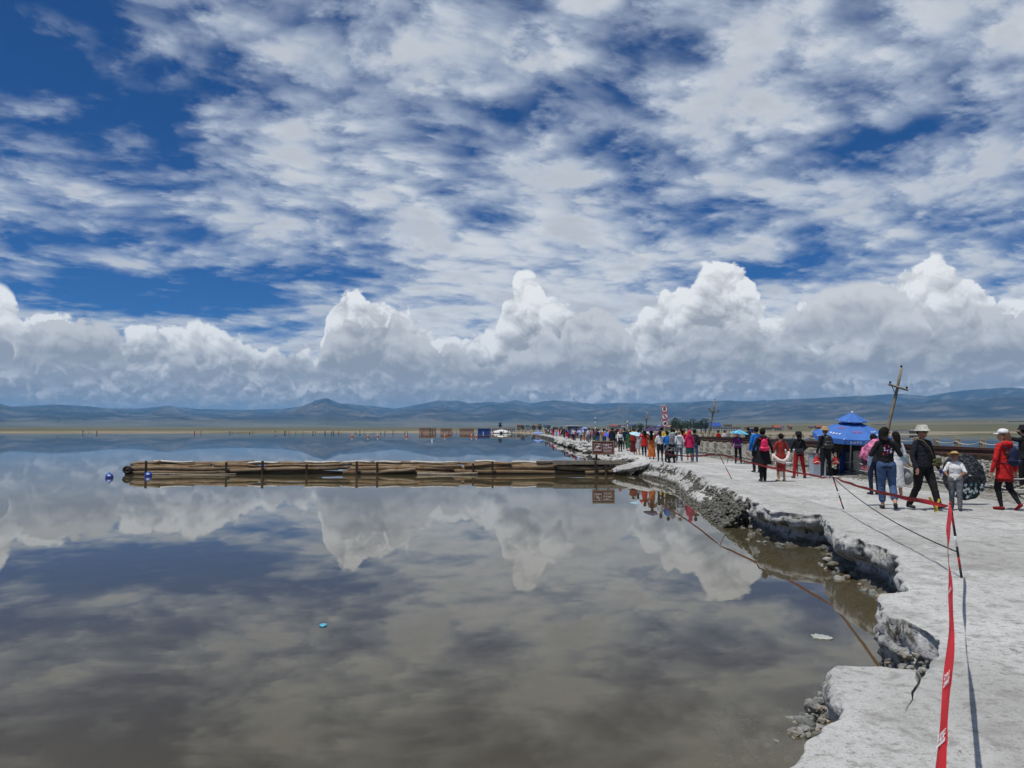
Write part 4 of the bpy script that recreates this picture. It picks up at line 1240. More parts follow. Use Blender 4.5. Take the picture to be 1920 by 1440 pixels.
def figure(sp, vox):
    """sp: garments and pose. Local frame: +Y forward, +X the person's right, feet on z = 0"""
    B = Body(); g = sp.get
    top, bot, sk, hair, shoe = 'top', 'bottom', 'skin', 'hair', 'shoe'
    fat = g('fat', 1.0)
    J = dict(hl=(-.088, 0, .86), hr=(.088, 0, .86), kl=(-.10, .015, .46), kr=(.10, .015, .46), al=(-.10, -.02, .085), ar=(.10, -.02, .085),
             sl=(-.150, -.005, 1.325), sr=(.150, -.005, 1.325), el=(-.225, -.03, 1.09), er=(.225, -.03, 1.09), wl=(-.235, .06, .865), wr=(.235, .06, .865), head=(0, .02, 1.53))
    J.update(g('pose', {})); J = {k: Vector(v) for k, v in J.items()}
    fl = {'l': Vector(g('toe_l', (-.02, .15, -.045))), 'r': Vector(g('toe_r', (.02, .15, -.045)))}
    for q in 'lr':
        h, k, a = J['h' + q], J['k' + q], J['a' + q]
        leg = sk if (g('bare') or g('skirt')) and not g('leggings') else bot
        if g('leggings'): leg = 'leggings'
        loose = g('loose', 1.0)
        th = sk if g('bare_thigh') else leg
        B.cap(h, k, .088 * loose * fat, .062 * loose, th if not g('shorts') else bot)
        cuff = g('cuff')
        if cuff:
            m = k.lerp(a, cuff); B.cap(k, m, .062 * loose, .056 * loose, leg); B.cap(m, a, .038, .034, sk)
        else:
            B.cap(k, a, .060 * loose if leg != sk else .054, (.050 * loose if leg == bot else .034), leg)
        t = a + fl[q]
        B.cap(a + Vector((0, -.03, -.035)), t, .042, .036, shoe, .85)
        # arms
        s, e, w = J['s' + q], J['e' + q], J['w' + q]
        sv = g('sleeve', 'long')
        B.cap(s, e, .058 * (1 if sv != 'none' else .8), .046, top if sv in ('long', 'short', 'fore') else sk)
        if sv == 'short':
            B.cap(s.lerp(e, .72), e, .041, .038, sk)
        fm = {'long': top, 'fore': 'forearm'}.get(sv, sk)
        B.cap(e, w, .044 if fm != sk else .037, .038 if fm == top else .028, fm)
        d = (w - e).normalized()
        lat = Vector((0, 1, 0)) - d * d.y
        if lat.length < .3: lat = Vector((0, 0, 1)) - d * d.z
        lat.normalize()
        pal = w + d * .07
        B.cap(w, pal, .028, .036, sk, .5, lat)
        if vox < .012:
            cu = d.cross(lat) * (.018 if q == 'r' else -.018)
            for i, ln in enumerate((.062, .074, .07, .055)):
                f0 = pal + lat * (.027 - .018 * i)
                f1 = f0 + d * ln * .55; f2 = f1 + d * ln * .45 + cu
                B.cap(f0, f1, .0095, .009, sk); B.cap(f1, f2, .009, .008, sk)
            B.cap(w + d * .03 + lat * .025, w + d * .075 + lat * .055, .011, .009, sk)
    B.cap((-.06, 0, .90), (.06, 0, .90), .118 * fat, .118 * fat, bot if not g('coat') else top, .86)
    B.cap((0, 0, .98), (0, .0, 1.20), .135 * fat, .150 * fat, top, .74)
    B.cap((0, 0, 1.20), (0, -.005, 1.30), .152 * fat, .125, top, .70)
    B.cap(J['sl'], (J['sl'] + J['sr']) / 2 + Vector((0, -.01, .045)), .060, .062, top); B.cap(J['sr'], (J['sl'] + J['sr']) / 2 + Vector((0, -.01, .045)), .060, .062, top)
    if g('coat'):
        B.cap((0, 0, 1.12), (0, 0, g('coat')), .150 * fat, g('coat_r', .20) * fat, top, .80, ends=False)
    else:
        B.cap((0, 0, 1.02), (0, 0, g('hem', .88)), .142 * fat, .155 * fat, top, .78, ends=False)
    if g('skirt'):
        B.cap((0, 0, 1.0), (0, 0, .84), .135 * fat, .165 * fat, bot, .82, ends=False)
        B.cap((0, 0, .84), (0, .0, g('skirt')), .165 * fat, g('skirt_r', .19), bot, .82, ends=False)
    # head
    hd = J['head']; b = Vector((0, .02, 1.53)); D = hd - b
    yawh = Matrix.Rotation(g('look', 0.0), 3, 'Z') @ Matrix.Rotation(g('nod', 0.0), 3, 'X')
    def H(x, y, z): return hd + yawh @ (Vector((x, y, z)) - b)
    B.cap((0, -.015, 1.36), hd + Vector((0, -.02, -.05)), .054, .050, sk)
    B.cap(H(0, .015, 1.515), H(0, .012, 1.565), .078, .086, sk, 1.08)
    B.cap(H(0, .045, 1.478), H(0, .05, 1.50), .048, .058, sk)
    if vox < .02:
        B.cap(H(0, .098, 1.545), H(0, .113, 1.512), .010, .015, sk)
        for x in (-1, 1): B.cap(H(x * .083, .005, 1.54), H(x * .083, 0, 1.51), .018, .014, sk, .5, (0, 1, 0))
    if vox < .012:
        for x in (-1, 1): B.cap(H(x * .032, .088, 1.545), H(x * .040, .084, 1.545), .0105, .010, 'eye')
        B.cap(H(-.02, .098, 1.477), H(.02, .098, 1.477), .009, .009, 'lip')
        for x in (-1, 1): B.cap(H(x * .02, .092, 1.568), H(x * .048, .082, 1.567), .008, .007, hair)
    if g('glasses'): 
        B.cap(H(-.04, .100, 1.545), H(-.032, .100, 1.545), .022, .022, 'eye', .5); B.cap(H(.032, .1, 1.545), H(.04, .1, 1.545), .022, .022, 'eye', .5); B.cap(H(-.085, .06, 1.55), H(.085, .06, 1.55), .012, .012, 'eye')
    hs = g('hair_style', 'short')
    B.cap(H(0, -.018, 1.56), H(0, -.005, 1.585), .094, .090, hair, 1.05)
    if hs in ('long', 'bob', 'midlong'):
        zb = {'long': 1.16, 'midlong': 1.30, 'bob': 1.42}[hs]
        B.cap(H(0, -.045, 1.56), H(0, -.065, 1.46), .092, .085, hair, .85)
        B.cap(H(0, -.065, 1.46), Vector((hd.x, -.115, zb)), .082, .070, hair, .55)
    if hs == 'bun':
        B.cap(H(0, -.085, 1.58), H(0, -.105, 1.59), .045, .045, hair)
    if hs == 'pony': B.cap(H(0, -.09, 1.56), H(0, -.13, 1.40), .035, .025, hair)
    if g('hood') == 'up': 
        B.cap(H(0, -.03, 1.56), H(0, -.02, 1.59), .112, .104, 'hood', 1.05); B.cap(H(0, -.05, 1.47), (0, -.04, 1.36), .105, .12, 'hood', .9)
    if g('hood') == 'down':
        B.cap((-.06, -.085, 1.37), (.06, -.085, 1.37), .072, .072, 'hood'); B.cap((0, -.10, 1.36), (0, -.11, 1.28), .09, .05, 'hood', .5)
    if g('shawl'):
        B.cap((0, .0, 1.33), (0, .02, 1.02), .185, .235, 'shawl', .82, ends=False); B.cap((-.16, 0, 1.34), (.16, 0, 1.34), .085, .085, 'shawl')
    for args in g('extra', []): B.cap(*args)
    return B

def mats_for(sp):
    d = dict(top=CM(sp.get('top', 'black')), bottom=CM(sp.get('bottom', 'black')), skin=SKIN_D if sp.get('tan') else SKIN, hair={'black': HAIR, 'brown': HAIR_B, 'light': HAIR_L}[sp.get('hair', 'black')],
             shoe=CM(sp.get('shoe', 'black')), leggings=CM(sp.get('leggings') or 'black'), forearm=CM(sp.get('forearm', 'ltblue')), eye=DARKEYE, lip=LIP, hood=CM(sp.get('hood_col', sp.get('top', 'black'))), shawl=CM(sp.get('shawl') or 'maroon'), accent=CM(sp.get('accent', 'white')))
    return lambda k: d[k] if k in d else CM(k)

def hat_mesh(kind, mat, parent, hd, s, band=None, tilt=0.0, look=0.0):
    M = Matrix.Translation(hd) @ Matrix.Rotation(look, 4, 'Z') @ Matrix.Rotation(tilt, 4, 'X')
    if kind == 'bucket': prof = [(.155, .005), (.150, .012), (.112, .055), (.104, .10), (.085, .125), (.001, .13)]; inner = [(.001, .115), (.1, .09), (.106, .05), (.15, .003), (.155, .005)]
    elif kind == 'straw': prof = [(.19, .045), (.165, .035), (.105, .045), (.098, .095), (.075, .125), (.001, .13)]; inner = [(.001, .118), (.09, .09), (.1, .04), (.165, .028), (.19, .045)]
    else: prof = [(.105, .03), (.104, .06), (.09, .105), (.05, .128), (.001, .134)]; inner = [(.001, .12), (.085, .10), (.1, .055), (.105, .03)]
    h = MB().lathe(inner[:-1] + prof, 22, M=M).build('hat', mat, parent, True)
    if kind == 'cap':
        vs = []; fs = []
        for i in range(9):
            a = math.pi / 2 - .95 + i * 1.9 / 8
            for r, z in ((.098, .04), (.15, .035), (.185, .018)):
                rr = r if r < .1 else .098 + (r - .098) * max(.12, math.cos((a - math.pi / 2) * 1.45))
                vs.append(M @ Vector((rr * math.cos(a), rr * math.sin(a), z)))
        for i in range(8):
            for j in range(2): fs.append((i * 3 + j, i * 3 + j + 1, i * 3 + j + 4, i * 3 + j + 3))
        v = mesh_obj('visor', vs, fs, mat, h); v.modifiers.new('t', 'SOLIDIFY').thickness = .006
    if band: MB().lathe([(.1065, .05), (.108, .052), (.105, .075), (.1035, .075)], 22, M=M).build('hat_band', band, h, True)
    return h

PEOPLE = []
def person(px, py, yaw, height, label, sp, vox=.009, hat=None, loc=None, group=None):
    p = Vector(loc) if loc is not None else onz(px, py)
    me, keys = figure(sp, vox).build('person', vox, mats_for(sp))
    o = bpy.data.objects.new('person', me); COL.objects.link(o)
    s = height / 1.66
    o.location = p; o.scale = (s, s, s); o.rotation_euler = (0, 0, yaw)
    tag(o, label, 'person', group)
    if hat:
        hd = Vector(sp.get('pose', {}).get('head', (0, .02, 1.53))) + Vector((0, -.015, .035))
        hat_mesh(hat[0], hat[1], o, hd, s, hat[2] if len(hat) > 2 else None, sp.get('nod', 0.0) + (hat[3] if len(hat) > 3 else 0), sp.get('look', 0.0))
    PEOPLE.append(o)
    return o

def at_person(o, x, y, z):
    """world position of a point given in a person's own frame (metres at height 1.66)"""
    return o.matrix_basis @ Vector((x, y, z))

def backpack(o, mat, size, label, trim=None, z=1.17, y=-.215, straps=True):
    w, h, t = size
    e = empty('backpack', at_person(o, 0, y, z - h / 2)); e.rotation_euler = o.rotation_euler; tag(e, label, 'backpack')
    B = Body(); B.cap((-w * .22, 0, h * .28), (w * .22, 0, h * .28), h * .26, h * .26, 'm', t / (h * .52)).cap((0, 0, h * .35), (0, 0, h * .72), w * .5, w * .44, 'm', t / w)
    me, k = B.build('backpack', .012, lambda q: mat)
    b = bpy.data.objects.new('bag_body', me); COL.objects.link(b); b.parent = e
    tm = trim or mat
    B = Body(); B.cap((-w * .2, -t * .5, h * .30), (w * .2, -t * .5, h * .30), h * .15, h * .15, 'm', .35)
    me, k = B.build('pocket', .012, lambda q: mat); b2 = bpy.data.objects.new('pocket', me); COL.objects.link(b2); b2.parent = e
    MB().tube([(-w * .4, -t * .5, h * .58), (0, -t * .62, h * .56), (w * .4, -t * .5, h * .58)], .007, 5).build('zip', tm, e, True)
    MB().tube([(-.03, .02, h * .97), (0, .01, h * 1.04), (.03, .02, h * .97)], .009, 6).build('handle', tm, e, True)
    if straps:
        for sx in (-1, 1): MB().tube([(sx * w * .25, t * .3, h * .9), (sx * .12, .09, h * .86 + .08), (sx * .125, .20, h * .86 + .07), (sx * .13, .32, h * .7), (sx * .15, .22, h * .2), (sx * w * .4, t * .4, h * .12)], .017, 6, flat=.5).build('strap', tm, e, True)
    return e

def hand_umbrella(loc, rad, mat, label, tilt=(0, 0), group=None, handle=.75, under=None, depth=.34):
    e = empty('umbrella', loc); e.rotation_euler = (tilt[0], tilt[1], .3); tag(e, label, 'umbrella', group)
    canopy(e, rad, handle, handle + rad * depth, mat, 8, 0.012, rad * .045, seg_sub=3)
    MB().tube([(0, 0, 0), (0, 0, handle + rad * depth + .05)], .009, 6).build('shaft', STEEL, e, True)
    MB().tube([(0, 0, -.03), (0, 0, .09)], .016, 8).build('handle', BLACK, e, True)
    for k in range(8):
        a = k * math.pi / 4
        MB().tube([(0, 0, handle + rad * depth * .93), (rad * .98 * math.cos(a), rad * .98 * math.sin(a), handle - .01)], .005, 4).build('rib', STEEL, e)
    return e

PI = math.pi
# --- the walkers in front of the track
P1 = person(1664, 955, -0.35, 1.68, 'person in black printed T-shirt, pale blue arm covers and rolled jeans walking away', dict(top='black', bottom='jeans', sleeve='fore', forearm='ltblue', shoe='charcoal', hair_style='bob', loose=1.12, cuff=.72, hem=.84, look=-.75, glasses=True,
        pose=dict(kl=(-.09, .08, .47), al=(-.08, .05, .085), kr=(.11, .06, .47), ar=(.12, -.26, .15), er=(.27, .0, 1.10), wr=(.40, .12, .95), el=(-.28, -.02, 1.10), wl=(-.32, .10, .88)), toe_r=(.02, .10, -.10)))
def shirt_print():
    rng = random.Random(5); cols = [CM('red'), CM('white'), cloth((.02, .05, .35))]
    for k in range(26):
        a = rng.uniform(0, 6.28); r = rng.uniform(.01, .10)
        x, z = r * math.cos(a), 1.19 + r * math.sin(a) * 1.15
        rr = .152 * math.sqrt(max(.2, 1 - (x / .17) ** 2)) * .74
        s = rng.uniform(.014, .026); n = 10; y = -rr - .024
        vs = [(x, y - .003, z)] + [(x + (s if i % 2 else s * .5) * math.cos(6.283 * i / n), y, z + (s if i % 2 else s * .5) * math.sin(6.283 * i / n)) for i in range(n)]
        mesh_obj('shirt_print', vs, [(0, i + 1, (i + 1) % n + 1) for i in range(n)], cols[k % 3], P1, smooth=False)
shirt_print()
P2 = person(1733, 956, PI + .25, 1.70, 'person in black jacket and trousers with pale bucket hat and olive shoulder bag striding', dict(top=(.011, .012, .018), bottom='black', shoe='charcoal', tan=True, glasses=True, loose=1.12, fat=1.12, coat=.86, coat_r=.185, look=.1,
        pose=dict(kr=(.12, -.03, .46), ar=(.16, -.22, .10), kl=(-.11, .14, .47), al=(-.13, .24, .10), er=(.27, .02, 1.08), wr=(.29, .14, .84), el=(-.27, -.04, 1.08), wl=(-.30, .08, .84)), toe_l=(-.02, .14, .01)), hat=('bucket', plain('camouflage_cloth', (.48, .47, .40), .9, var=.35, scale=14)))
e = empty('shoulder_bag', at_person(P2, -.16, .19, .86)); e.rotation_euler = P2.rotation_euler; tag(e, 'small olive shoulder bag with a long webbing strap worn across a black jacket', 'bag')
OL = CM('olive'); WEB = cloth((.13, .125, .05))
B = Body(); B.cap((-.05, 0, .05), (.05, 0, .05), .06, .06, 'm', .6).cap((-.05, 0, .13), (.05, 0, .13), .055, .055, 'm', .6)
me, _ = B.build('bag_body', .012, lambda q: OL); bb = bpy.data.objects.new('bag_body', me); COL.objects.link(bb); bb.parent = e
MB().box((0, .048, .13), (.13, .02, .10)).build('flap', WEB, e)
MB().tube([(.05, -.02, .17), (.17, .015, .38), (.26, -.06, .53), (.31, -.17, .565)], .020, 6, flat=.5).build('strap', WEB, e, True)
bt = empty('water_bottle', at_person(P2, -.31, .13, .66)); tag(bt, 'clear water bottle with blue label held in a hand', 'bottle')
MB().lathe([(.001, 0), (.032, 0), (.033, .05), (.033, .14), (.014, .19), (.014, .21), (.001, .21)], 12).build('bottle_body', plain('clear_plastic', (.5, .58, .65), .15), bt, True)
MB().lathe([(.0335, .07), (.0345, .07), (.0345, .135), (.0335, .135)], 12).build('label', BLUE_PL, bt, True)
P3 = person(1793, 957, PI - .55, 1.17, 'child in white T-shirt, grey trousers and wide straw hat with arms held forward', dict(top='white', bottom=(.15, .16, .175), sleeve='short', tan=True, shoe='charcoal', loose=1.15, nod=.25,
        pose=dict(er=(.27, .06, 1.10), wr=(.20, .32, 1.04), el=(-.26, .10, 1.10), wl=(-.16, .36, 1.02), kl=(-.10, .06, .46), al=(-.10, .08, .085), kr=(.10, .0, .46), ar=(.11, -.10, .09), head=(0, .03, 1.53)), fat=1.1), hat=('straw', plain('straw', (.40, .25, .10), .9, var=.3, scale=30), plain('straw_band', (.55, .42, .25), .9)))
P5 = person(1886, 957, .30, 1.62, 'person in long red hooded jacket and white cap with long wavy brown hair', dict(top='red', bottom='dkred', leggings='black', shoe='dkred', hair='brown', hair_style='long', coat=.66, coat_r=.19, hood='down', skirt=.60, skirt_r=.17, look=.5,
        pose=dict(kl=(-.09, .10, .47), al=(-.09, .02, .085), kr=(.10, -.02, .46), ar=(.09, -.24, .16), er=(.24, -.06, 1.08), wr=(.28, -.02, .83), el=(-.25, -.02, 1.08), wl=(-.27, .05, .83)), toe_r=(.0, .08, -.12)), hat=('cap', CM('white')))
backpack(P5, CM('navy'), (.27, .36, .15), 'navy blue backpack with round white badge on a red jacket', CM('navy'), z=1.10, y=-.24)
q = at_person(P5, .0, -.345, 1.03); b_ = MB().lathe([(.001, 0), (.02, 0), (.02, .006), (.001, .006)], 12, M=Matrix.Rotation(P5.rotation_euler.z, 4, 'Z') @ Matrix.Rotation(PI / 2, 4, 'X')).build('badge', WHITE)
b_.location = q; tag(b_, 'round white badge pinned to the navy backpack', 'badge')
# flowered umbrella resting open behind the child
def flower_umbrella():
    FL = plain('dark_flowered_fabric', (.016, .018, .022), .75, var=.5, scale=20)
    e = empty('umbrella', atd(1808, 893, 17.3)); e.rotation_euler = (R(82), R(6), .12); tag(e, 'open black umbrella with pale blue flowers tilted towards the water', 'umbrella')
    canopy(e, .52, 0.0, .17, FL, 12, .012, .012, seg_sub=3)
    MB().tube([(0, 0, -.5), (0, 0, .22)], .009, 6).build('shaft', STEEL, e, True)
    MB().tube([(0, 0, -.58), (0, 0, -.48)], .016, 8).build('handle', BLACK, e, True)
    rng = random.Random(8); PW = plain('flower_white', (.62, .70, .72), .8); PT = plain('flower_teal', (.12, .26, .30), .8); PD = plain('flower_dark', (.045, .05, .058), .8)
    for k in range(130):
        a = rng.uniform(0, 6.283); r = .5 * math.sqrt(rng.uniform(.01, .92)); x, y = r * math.cos(a), r * math.sin(a)
        pale = (y < -.16 and rng.random() < .95); s = rng.uniform(.034, .055)
        z = .17 * (1 - (r / .52) ** 1.12) + .012
        n = 10; rot = rng.uniform(0, 6)
        vs = [(x, y, z + .006)] + [(x + s * (1 if i % 2 else .55) * math.cos(rot + 6.283 * i / n), y + s * (1 if i % 2 else .55) * math.sin(rot + 6.283 * i / n), .17 * (1 - min(1, (math.hypot(x + s * math.cos(rot + 6.283 * i / n), y + s * math.sin(rot + 6.283 * i / n)) / .52)) ** 1.12) + .010) for i in range(n)]
        mesh_obj('printed_flower', vs, [(0, i + 1, (i + 1) % n + 1) for i in range(n)], (PW if rng.random() < .65 else PT) if pale else PD, e, smooth=False)
flower_umbrella()
P6 = person(1682, 934, .2, 1.58, 'person in white long dress half hidden behind the jeans wearer', dict(top='white', bottom='white', skirt=.28, skirt_r=.2, hair_style='midlong', shoe='white'), .014)
hatd = hat_mesh('straw', plain('grey_felt', (.22, .22, .22), .9), None, Vector((0, 0, 0)), 1.0); hatd.location = at_person(P6, .27, .02, .52); hatd.rotation_euler = (1.45, 0, .3); hatd.name = 'sun_hat'; tag(hatd, 'grey sun hat dangling beside the white dress', 'hat')
def shawl():
    e0 = atd(1652, 826, 17.2); pts = [atd(*q) for q in ((1658, 826, 17.0), (1640, 832, 17.0), (1628, 845, 17.0), (1621, 860, 17.0), (1620, 872, 17.0), (1626, 881, 17.0))]
    o = MB().tube([p - pts[0] for p in pts], [.07, .13, .15, .15, .13, .05], 14, flat=.75).build('shawl', plain('pink_marbled_cloth', (.52, .14, .27), .7, var=.75, scale=11, bmp=.9), None, True)
    o.location = pts[0]; v = np.zeros(len(o.data.vertices) * 3); o.data.vertices.foreach_get('co', v); v = v.reshape(-1, 3)
    v += np.stack([fbm(v[:, 0] * 9, v[:, 1] * 9, v[:, 2] * 9 + k, 3, 70 + k) for k in range(3)], -1) * .05
    o.data.vertices.foreach_set('co', v.ravel()); o.data.update()
    tag(o, 'bunched pink and white marbled shawl billowing beside the printed T-shirt', 'shawl')
shawl()
P6b = person(1640, 928, 0.1, 1.52, 'person in dark clothes under the pink shawl beside the vendor stall', dict(top='charcoal', bottom='navy', hair_style='midlong', pose=dict(er=(.25, .1, 1.1), wr=(.12, .2, 1.3))), .016)
# --- the group by the parasol
P11 = person(1549, 897, .03, 1.70, 'person in black with tan sun hat carrying red plastic bags in both hands', dict(top='black', bottom=(.016, .016, .02), shoe='white', hair='brown', pose=dict(kl=(-.11, .0, .46), al=(-.14, -.02, .085), kr=(.12, 0, .46), ar=(.16, -.02, .085), wr=(.27, .02, .84), wl=(-.27, .02, .84))), .010, hat=('bucket', CM('tan')))
backpack(P11, plain('black_nylon', (.02, .02, .022), .5), (.30, .46, .17), 'black backpack with grey trim under a tan sun hat', plain('grey_trim', (.16, .16, .16), .5), z=1.17)
def plastic_bag(loc, label):
    prof = [(.02, .30), (.035, .26), (.07, .20), (.12, .10), (.13, .04), (.08, 0), (.001, 0)]
    e = empty('plastic_bag', loc); tag(e, label, 'bag')
    o = MB().lathe(prof[::-1], 16).build('bag_body', plain('red_plastic', (.62, .03, .02), .4, var=.2, scale=6, bmp=.5), e, True); o.scale = (1, .6, 1)
    w = MB().tube([(-.125, -.05, .05), (0, -.085, .11), (.125, -.05, .05)], .012, 5).build('white_band', WHITE, e, True)
plastic_bag(at_person(P11, -.30, .02, .45), 'red plastic bag hanging from a hand on the litter bin side')
plastic_bag(at_person(P11, .31, .02, .45), 'red plastic bag hanging from a hand on the vendor cabinet side')
P10 = person(1499, 897, 0.0, 1.54, 'person in black jacket, red trousers and black bucket hat with feet apart', dict(top='black', bottom=(.36, .012, .012), shoe='charcoal', hair_style='bob', hem=.80, pose=dict(kl=(-.15, .0, .46), al=(-.20, -.02, .085), kr=(.14, 0, .46), ar=(.19, -.02, .085), er=(.25, .03, 1.09), wr=(.20, .2, .98), el=(-.25, .03, 1.09), wl=(-.20, .2, .98))), .010, hat=('bucket', CM('black')))
e = empty('handbag', at_person(P10, -.05, -.17, .88)); e.rotation_euler = P10.rotation_euler; tag(e, 'small black leather handbag hanging above red trousers', 'bag')
LEA = plain('black_leather', (.018, .018, .022), .35)
MB().box((0, 0, .09), (.24, .09, .17)).build('bag_body', LEA, e); MB().box((0, -.048, .13), (.22, .012, .09)).build('flap', plain('grey_leather', (.05, .05, .06), .35), e)
MB().tube([(-.11, 0, .17), (.02, -.02, .38), (.12, .08, .50)], .008, 5).build('strap', LEA, e, True)
P9 = person(1465, 903, 0.05, 1.50, 'person in fitted dark red dress with a pale scarf draped behind', dict(top='brick', bottom='brick', skirt=.36, skirt_r=.150, sleeve='short', hair_style='bun', shoe='tan', look=.3, fat=.95, pose=dict(er=(.26, -.02, 1.08), wr=(.25, .02, .88), el=(-.26, -.02, 1.08), wl=(-.25, .06, .90))), .010)
sc_pts = [at_person(P9, *q) for q in ((-.26, .02, .98), (-.27, -.10, .86), (-.16, -.19, .74), (0, -.22, .69), (.15, -.19, .78), (.25, -.08, .96), (.27, .0, 1.06))]
o = MB().tube(sc_pts, [.03, .045, .055, .06, .055, .045, .03], 10, flat=1.2).build('scarf', plain('pale_scarf', (.66, .55, .50), .85, var=.15, scale=12, bmp=.7), None, True); tag(o, 'pale pink scarf hanging in a loop behind the dark red dress', 'scarf')
o = MB().tube([at_person(P9, -.27, .0, .98), at_person(P9, -.30, -.04, .8), at_person(P9, -.29, -.05, .60)], [.03, .05, .05], 8).build('scarf_end', MATS['pale_scarf'], o, True)
P7 = person(1431, 903, -.05, 1.66, 'person in long black hooded coat holding hands with the red dress wearer', dict(top='black', bottom='black', coat=.55, coat_r=.24, fat=1.12, hood='down', shoe='charcoal', pose=dict(er=(.27, -.02, 1.08), wr=(.32, .02, .88), el=(-.28, -.04, 1.06), wl=(-.31, .0, .82), kl=(-.06, 0, .46), al=(-.06, -.02, .085), kr=(.07, .03, .46), ar=(.06, .02, .085))), .010)
backpack(P7, plain('hot_pink_nylon', (.62, .012, .09), .5, var=.2), (.25, .42, .14), 'hot pink backpack on a long black coat', plain('pink_trim', (.55, .02, .10), .5), z=1.13, y=-.225)
P8 = person(1419, 886, .15, 1.72, 'person in bright blue jacket partly hidden by the long black coat', dict(top='blue', bottom='black', coat=.80, fat=1.08, shoe='charcoal'), .014)
P12 = person(1384, 869, PI - .3, 1.50, 'person in purple jacket holding a walking stick under a blue umbrella', dict(top='purple', bottom='black', shoe='charcoal', hair_style='bob', coat=.84, accent='grey', pose=dict(er=(.27, .04, 1.08), wr=(.30, .16, .90), el=(-.22, .12, 1.10), wl=(-.05, .22, 1.26), kl=(-.13, 0, .46), al=(-.15, 0, .085), kr=(.10, 0, .46), ar=(.12, 0, .085)), extra=[((-.12, .13, .98), (.12, .13, .98), .055, .055, 'grey', .7)]), .012)
p = at_person(P12, .32, .2, .86); o = MB().tube([p + Vector((-.03, 0, .05)), Vector((p.x - .25, p.y - .1, 0.01))], .013, 6).build('walking_stick', BLACK, None, True); tag(o, 'thin dark walking stick held by the purple jacket wearer', 'stick')
hand_umbrella(at_person(P12, -.06, .2, 1.18), .44, plain('blue_patterned_fabric', (.10, .36, .52), .7, var=.55, scale=7), 'open blue and black patterned umbrella over the purple jacket', (.10, .05), handle=.38)
P13 = person(1925, 930, .1, 1.72, 'person in black partly cut off at the rail beside the red jacket', dict(top='black', bottom='black', pose=dict(el=(-.33, .15, 1.38), wl=(-.18, .32, 1.52), er=(.3, .15, 1.3), wr=(.1, .3, 1.5))), .016, hat=('bucket', CM('black')))

# --- people standing about the warning sign and traffic sign
def mid(px, py, yaw, h, label, hat=None, vox=.014, **sp): return person(px, py, yaw, h, label, sp, vox, hat)
UP = dict(er=(.26, .12, 1.26), wr=(.10, .24, 1.46), el=(-.26, .12, 1.26), wl=(-.10, .24, 1.46))
mid(1303, 866, -.2, 1.62, 'person in dark jacket and jeans with a black shoulder bag', top='charcoal', bottom='jeans', hair_style='short', extra=[((.18, -.1, .95), (.22, -.12, 1.05), .09, .08, 'black', .6)])
mid(1293, 867, .1, 1.56, 'person in magenta hooded rain jacket and teal skirt', top='magenta', bottom='teal', coat=.78, hood='up', skirt=.48, skirt_r=.2, shoe='white', bare=True)
mid(1274, 867, .0, 1.55, 'person in white hooded jacket and grey jeans with light brown hair', top='white', bottom='greyblue', hood='down', hair='light', shoe='white', hem=.80, hair_style='short', pose=dict(kl=(-.12, 0, .46), al=(-.15, 0, .085), kr=(.10, 0, .46), ar=(.13, 0, .085)))
mid(1260, 868, .3, 1.60, 'person in grey top and black trousers crouching beside the white hooded jacket', vox=.014, top='grey', bottom='black', accent='red',
    pose=dict(hl=(-.10, -.10, .32), hr=(.10, -.10, .32), kl=(-.17, .25, .50), kr=(.17, .25, .50), al=(-.15, .02, .085), ar=(.15, .02, .085), sl=(-.17, .10, .80), sr=(.17, .10, .80), el=(-.22, .28, .62), er=(.22, .28, .62), wl=(-.1, .40, .62), wr=(.1, .40, .62), head=(0, .16, .98)))
mid(1260, 858, .2, 1.66, 'person in grey hooded sweatshirt behind the crouching figure', top='ltgrey', bottom='charcoal', hood='down')
mid(1252, 867, -.5, 1.52, 'person in bright blue zipped jacket beside the white T-shirt', top='blue', bottom='black', pose=dict(el=(-.26, .1, 1.12), wl=(-.22, .28, 1.05)))
mid(1238, 865, -.15, 1.55, 'person in white T-shirt and black skirt with chin-length black hair', top='white', bottom='black', sleeve='short', hair_style='bob', skirt=.62, skirt_r=.18, leggings='black', shoe='black', pose=dict(er=(.27, .1, 1.12), wr=(.22, .30, 1.15)))
mid(1222, 861, -.2, 1.56, 'person in long orange patterned dress with long black hair under a dark umbrella', top=plain('orange_print', (.50, .12, .02), .8, var=.7, scale=9), bottom=MATS['orange_print'], skirt=.14, skirt_r=.24, hair_style='long', shoe='black', pose=dict(er=(.24, .14, 1.14), wr=(.12, .22, 1.34)))
mid(1208, 857, .3, 1.55, 'person in short red coat and black leggings raising a camera', top='red', bottom='black', coat=.70, coat_r=.22, leggings='black', hair_style='midlong', pose=UP)
mid(1196, 852, -.4, 1.55, 'person in pale grey dress standing between the red coat and the maroon shawl', top='ltgrey', bottom='ltgrey', skirt=.40, hair_style='midlong', shoe='tan')
mid(1187, 853, .1, 1.48, 'person wrapped in maroon shawl and skirt with tan hat', hat=('straw', CM('tan')), top='brick', bottom='maroon', shawl='brick', skirt=.22, skirt_r=.2, shoe='tan')
mid(1179, 846, .5, 1.50, 'person in dark green dress walking behind the maroon shawl', top='green', bottom='green', skirt=.30, hair_style='midlong')
mid(1172, 843, .1, 1.68, 'person in navy jacket and dark trousers among the crowd by the pier', top='navy', bottom='charcoal')
mid(1163, 847, PI + .3, 1.52, 'person in red headscarf, white top and black trousers facing back', top='white', bottom='black', hood='up', hood_col='red', sleeve='long', forearm='red', extra=[((-.1, .1, 1.05), (.12, .1, 1.05), .07, .07, 'charcoal', .8)])
mid(1148, 842, .0, 1.74, 'person in long black coat standing behind the warning sign', top='black', bottom='black', coat=.45, coat_r=.26)
mid(1155, 840, .2, 1.50, 'person in white cardigan and dark trousers behind the warning sign', top='white', bottom='charcoal', hair_style='midlong')
